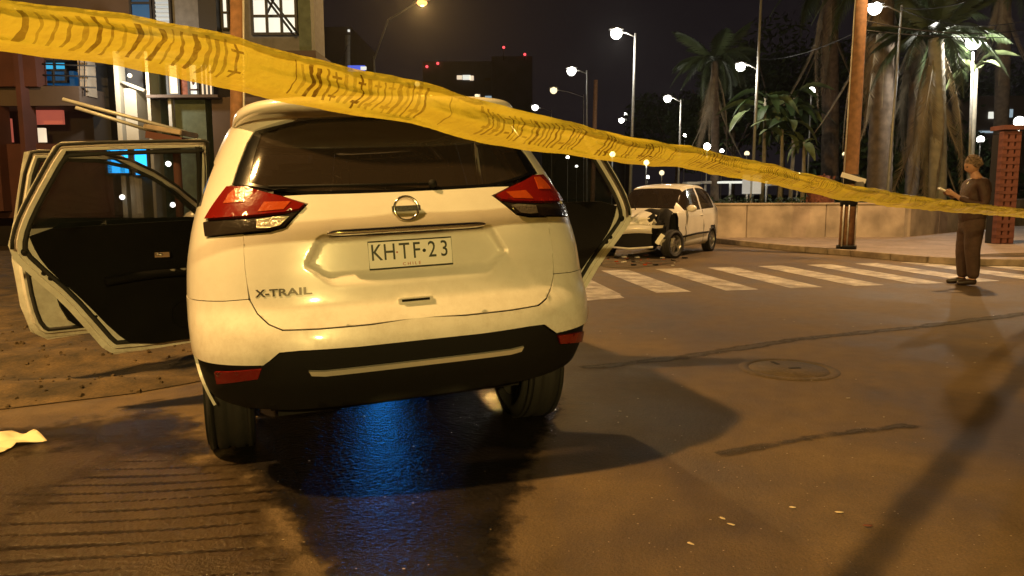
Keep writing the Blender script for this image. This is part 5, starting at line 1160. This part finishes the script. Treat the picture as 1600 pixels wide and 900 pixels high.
# perforated brick pillar at right: each brick its own piece, gaps left between them
Yp = 17.0; a, c = at(1562, 327, Yp), at(1600, 207, Yp); wpx = (c.x - a.x); hp_ = c.z - a.z; bp = empty('brick_pillar', ((a.x + c.x) / 2, Yp + .28, .12), 0, 'perforated red brick pillar at right edge behind the standing person', 'pillar')
nrow = 12; rh = (c.z - .12) / 15; bm1 = MB(); bm1.box((0, 0, 0), (wpx * .27, .16, rh * .97)); brm = bm1.mesh('brick', 'brick', .006); bm2 = MB(); bm2.box((0, 0, 0), (wpx, .16, rh * .45)); brs = bm2.mesh('brick', 'brick', .006)
b = MB(); b.b2((-wpx / 2 + .02, -.06, 0), (wpx / 2 - .02, .2, 15 * rh)); b.build('core', 'dark', bp)
for r_ in range(15):
    for k in range(3): x = (-1 + k) * wpx * .365; ob = link('brick', brm, bp); ob.location = (x, -.14, rh * (r_ + .5)); 
    ob = link('brick', brs, bp); ob.location = (0, -.145, rh * (r_ + 1.0))
b = MB(); b.box((0, 0, 15 * rh + .12), (wpx * 1.06, .5, .1)); b.build('cap', 'brick', bp)

# ================================================================== VEGETATION
def frond_mesh(L, droop, n, m, wl=.5, seed=0, up=.35):
    r = random.Random(seed); b = MB(); pts = []
    for i in range(13): t = i / 12; pts.append(Vector((L * (t * (1 - .30 * droop * t)), 0, L * (up * t - droop * t * t * .9))))
    b.tube(pts, [.03 * (1 - .8 * i / 12) + .004 for i in range(13)], 5)
    for i in range(n):
        t = .12 + .88 * i / n; k = min(11, int(t * 12)); f = t * 12 - k; p = pts[k].lerp(pts[k + 1], f); d = (pts[k + 1] - pts[k]).normalized(); l = wl * (sin(pi * min(1, t * 1.05)) ** .6 + .12) * r.uniform(.8, 1.1)
        for sd in (-1, 1):
            dirv = (Vector((0, sd, 0)) * .85 + d * .6 + Vector((0, 0, -.25 - .5 * droop * r.random()))).normalized(); tip = p + dirv * l + Vector((0, 0, -.12 * l * l)); w = d * .028; b.add([p - w, p + w, p + dirv * l * .55 + w * .8, tip], [(0, 1, 2), (0, 2, 3)])
    return b.mesh('frond', m)
FG = [frond_mesh(2.6, d, 46, 'leafpalm', .55, k, u_) for k, (d, u_) in enumerate(((.35, .5), (.7, .45), (1.1, .3)))]
FD = [frond_mesh(2.4, 1.0, 60, 'deadleaf', .35, 9, -.9), frond_mesh(2.1, .9, 60, 'deadleaf', .30, 10, -1.1)]
def palm(px, pyb, pyt, Y, r, label, nf=22, dead=0, lean=0., m='bark', scale=1., deadpx=None, fl=1.):
    B_, T__ = at(px, pyb, Y), at(px + lean, pyt, Y); e = empty('palm_tree', (B_.x, Y, .2), 0, label, 'palm tree', 'palms in the park'); H = T__.z - .2; dx = T__.x - B_.x
    b = MB(); n = 40; ring = []
    for i in range(n + 1): t = i / n; ring.append(r * (1.0 + .45 * max(0, 1 - t * 8) - .2 * t) * (1 + .05 * (i % 2)))
    b.tube([(dx * (i / n) ** 1.5, 0, H * i / n) for i in range(n + 1)], ring, 12); b.build('trunk', m, e)
    rr = random.Random(int(px))
    for k in range(nf):
        q = k % 3; o_ = link('frond', FG[q], e); o_.location = (dx, 0, H); o_.rotation_euler = (rr.uniform(-.1, .1), rr.uniform(-.35, .35) - .3 * (q == 0), 2.399 * k + rr.uniform(-.2, .2)); s_ = scale * rr.uniform(.85, 1.1); o_.scale = (s_, s_, s_)
    for k in range(dead):
        o_ = link('frond', FD[k % 2], e); o_.location = (dx, 0, H * .985 - .05 * k * scale); o_.rotation_euler = (rr.uniform(-.12, .12), rr.uniform(.15, .75), 2.399 * k); s_ = scale * rr.uniform(.8, 1.15) * fl; o_.scale = (s_, s_, s_)
    return e
palm(1117, 300, 96, 44, .26, 'dim palm with drooping crown above the hatchback', 24, 8, scale=1.25)
palm(1374, 300, -40, 27, .42, 'thick dark palm trunk right of the wooden pole', 24, 10, 6, scale=1.2)
palm(1466, 302, 60, 25, .28, 'palm with pale hanging dead fronds, left of the standing person', 24, 16, -4, 'palebark', 1.0, fl=1.15)
palm(1425, 302, 40, 29, .25, 'palm trunk between the thick palm and the one with hanging fronds', 20, 12, 6, scale=1.05)
palm(1296, 305, -30, 40, .45, 'dark palm trunk just left of the wooden pole', 22, 8, scale=1.4)
palm(1560, 300, -50, 38, .35, 'tall dark palm above the brick pillar', 22, 8, 10, scale=1.3)
# short thick red palm in planter
P = at(1281, 318, 22.5); e = empty('planter_palm', (P.x, 22.5, .2), 0, 'squat reddish shaggy trunk in a dark planter left of the wooden pole', 'plant')
b = MB(); b.tube([(0, 0, .2), (0, 0, 1.2), (0, 0, 1.6)], [.36, .34, .22], 14); b.build('trunk', 'redbark', e)
rr = random.Random(2)
for i in range(60): a = rr.random() * 6.28; z = rr.uniform(.5, 1.6); b = MB() if i == 0 else b; b.box((cos(a) * .36, sin(a) * .36, z), (.05, .05, .10), rz=a, ry=.5)
b.build('bark_scale', 'redbark', e, kind='stuff')
b = MB(); b.box((0, 0, .28), (1.0, .9, .5)); b.build('planter', 'black', e, bevel=.03)
def leaf_mesh(L, W_, m, seed=0, fold=.2, droop=.5):
    b = MB(); n = 12
    def f(a, q): t = a; w = W_ * (sin(pi * min(1, t ** .8)) ** .8) ; s = (q - .5) * 2; return Vector((L * t * (1 - .25 * droop * t), s * w, L * (.35 * t - droop * t * t) + abs(s) * w * fold + .02 * sin(t * 40) * abs(s)))
    b.grid(f, 14, 4); return b.mesh('leaf', m)
BL = leaf_mesh(1.9, .26, 'leafbright', 0, .3, .7); BL2 = leaf_mesh(1.6, .22, 'leaf', 0, .3, .9)
def banana(px, pyb, pyt, Y, n, label, sc_=1., m='palebark', mix=2, nm='broadleaf_plant'):
    B_, T__ = at(px, pyb, Y), at(px, pyt, Y); e = empty(nm, (B_.x, Y, .2), 0, label, 'plant', 'plants in the park'); H = T__.z - .2; b = MB(); b.tube([(0, 0, 0), (.05, 0, H * .5), (0, 0, H)], [.11, .085, .05], 8); b.build('trunk', m, e); rr = random.Random(int(px * 3))
    for k in range(n): o_ = link('leaf', BL if k % mix == 0 else BL2, e); o_.location = (0, 0, H - .05 * k * sc_); o_.rotation_euler = (rr.uniform(-.4, .4), rr.uniform(-.6, .5), 2.399 * k); s_ = sc_ * rr.uniform(.7, 1.1); o_.scale = (s_, s_, s_)
banana(1218, 300, 190, 30, 14, 'broad-leaved plant with pale forked stem right of the slim post', 1.0)
banana(1190, 300, 150, 31, 14, 'tall plant with long arching leaves behind the slim post', 1.25, mix=3)
banana(1253, 298, 222, 29, 7, 'stubby plant with drooping pale leaf top left of the reddish trunk', .55, mix=1)
banana(1235, 300, 150, 34, 16, 'leafy green plant below the small white park lamp', 1.3, mix=4)
banana(1512, 300, 104, 25.6, 5, 'pale hanging leaves on the post of the large bright lantern', .8, mix=1)
def cards(b, c, R, n, s, rr, sq=(1, 1, .8)):
    for i in range(n):
        while True:
            p = Vector((rr.uniform(-1, 1), rr.uniform(-1, 1), rr.uniform(-1, 1)))
            if p.length < 1 and (noise.noise((p + c) * 1.7) > -.12): break
        p = Vector((p.x * R * sq[0], p.y * R * sq[1], p.z * R * sq[2])) + c; u_ = Vector((rr.gauss(0, 1), rr.gauss(0, 1), rr.gauss(0, 1))).normalized(); v_ = u_.orthogonal().normalized(); k = s * rr.uniform(.6, 1.3); b.add([p - u_ * k, p + v_ * k * .45, p + u_ * k, p - v_ * k * .45], [(0, 1, 2, 3)])
def tree(px, pyt, Y, R, label, n=4200, s=.30, zb=.2):
    T__ = at(px, pyt, Y); e = empty('broadleaf_tree', (T__.x, Y, zb), 0, label, 'tree', 'dark trees in the park'); H = T__.z - zb; rr = random.Random(int(px + Y)); b = MB(); b.tube([(0, 0, 0), (.1, 0, H * .3), (0, .1, H * .6)], [.28, .2, .12], 8)
    for k in range(5): a = k * 1.3; b.tube([(.1, 0, H * .32), (cos(a) * R * .4, sin(a) * R * .4, H * .55), (cos(a) * R * .7, sin(a) * R * .7, H * .75)], [.1, .07, .03], 6)
    b.build('trunk', 'bark', e); b = MB()
    for k in range(7): a = k * 2.4; rr2 = R * rr.uniform(.45, .7); cards(b, Vector((cos(a) * R * .55 * (k > 0), sin(a) * R * .5 * (k > 0), H - R * .5 - rr.uniform(0, R * .9) * (k > 0))), rr2, n // 7, s, rr)
    b.build('crown', 'leaf', e)
for px, py, Y, R, lab in [(1150, 70, 62, 5, 'dark tree behind the tall slim post'), (1230, 20, 58, 6, 'large dark tree left of the wooden pole, reaching the frame top'), (1310, 60, 66, 6, 'dark tree directly behind the wooden pole'), (1440, 90, 60, 6, 'dark tree behind the hanging dead fronds'), (1550, 60, 70, 7, 'dark tree at the right edge above the pavilion'), (1060, 130, 85, 6, 'dark tree far behind the hatchback lamp'), (1500, 190, 44, 3, 'bushy tree behind the standing head'), (1340, 190, 46, 3.4, 'bushy tree at mid height behind the wooden pole')]:
    tree(px, py, Y, R, lab)
hb_ = MB(); rr = random.Random(8)
for k in range(46):
    px = rr.uniform(1040, 1500); q = at(px, 306, rr.uniform(23, 34)); cards(hb_, Vector((q.x, q.y, .75)), rr.uniform(.4, .9), 70, .10, rr, (1.2, 1, .6))
hb_.build('undergrowth', 'leaf', kind='stuff')
rk = MB(); q = at(1428, 306, 22.5)
for i, (px, w) in enumerate(((1400, .5), (1430, .7), (1450, .5))):
    q = at(px, 306, 22.0 + i * .3); b = MB(); b.ball((0, 0, .18), w * .6, 10, 7, (1.3, .9, .55)); me_ = b.mesh('boulder', 'concrete')
    for v_ in me_.vertices: v_.co *= 1 + .25 * noise.noise(v_.co * 3 + Vector((i, 0, 0)))
    ob = link('boulder', me_); ob.location = (q.x, q.y, .28); tag(ob, ('pale boulder nearest the slim leaning post behind the wall', 'largest pale boulder behind the wall, middle of three', 'pale boulder at the foot of the palm with hanging fronds')[i], 'boulder', 'boulders in the park')

# added blue beacon, hidden behind the SUV, to throw a blue streak under it
bq = Vector((-1.55, 8.6, 0)); e = empty('added_blue_beacon', bq, 0, 'added small blue beacon, out of sight ahead of the SUV, for the blue streak under it', 'beacon')
b = MB(); b.lathe([(0, 0), (.11, 0), (.11, .05), (.085, .06), (0, .06)], n=20); b.build('base', 'black', e)
b = MB(); b.lathe([(0, .06), (.07, .06), (.07, .15), (.04, .18), (0, .185)], n=20); b.build('dome', mat('beacon_blue', (.02, .1, .5), .2, emit=(.02, .30, 1.), es=16), e)

# ================================================================== HALO MIST: a thin, even mist added to give the lamps their halos
b = MB(); b.box((0, 420, 22.5), (606, 966, 47)); hz = b.build('haze', bpy.data.materials.new('haze_air'), kind='stuff')
hm = hz.data.materials[0]; hm.use_nodes = True; n = hm.node_tree; n.nodes.remove(n.nodes['Principled BSDF']); v = n.nodes.new('ShaderNodeVolumePrincipled')
v.inputs['Density'].default_value = .00022; v.inputs['Anisotropy'].default_value = .75; v.inputs['Color'].default_value = (.9, .9, .9, 1)
n.links.new(v.outputs[0], n.nodes['Material Output'].inputs['Volume'])
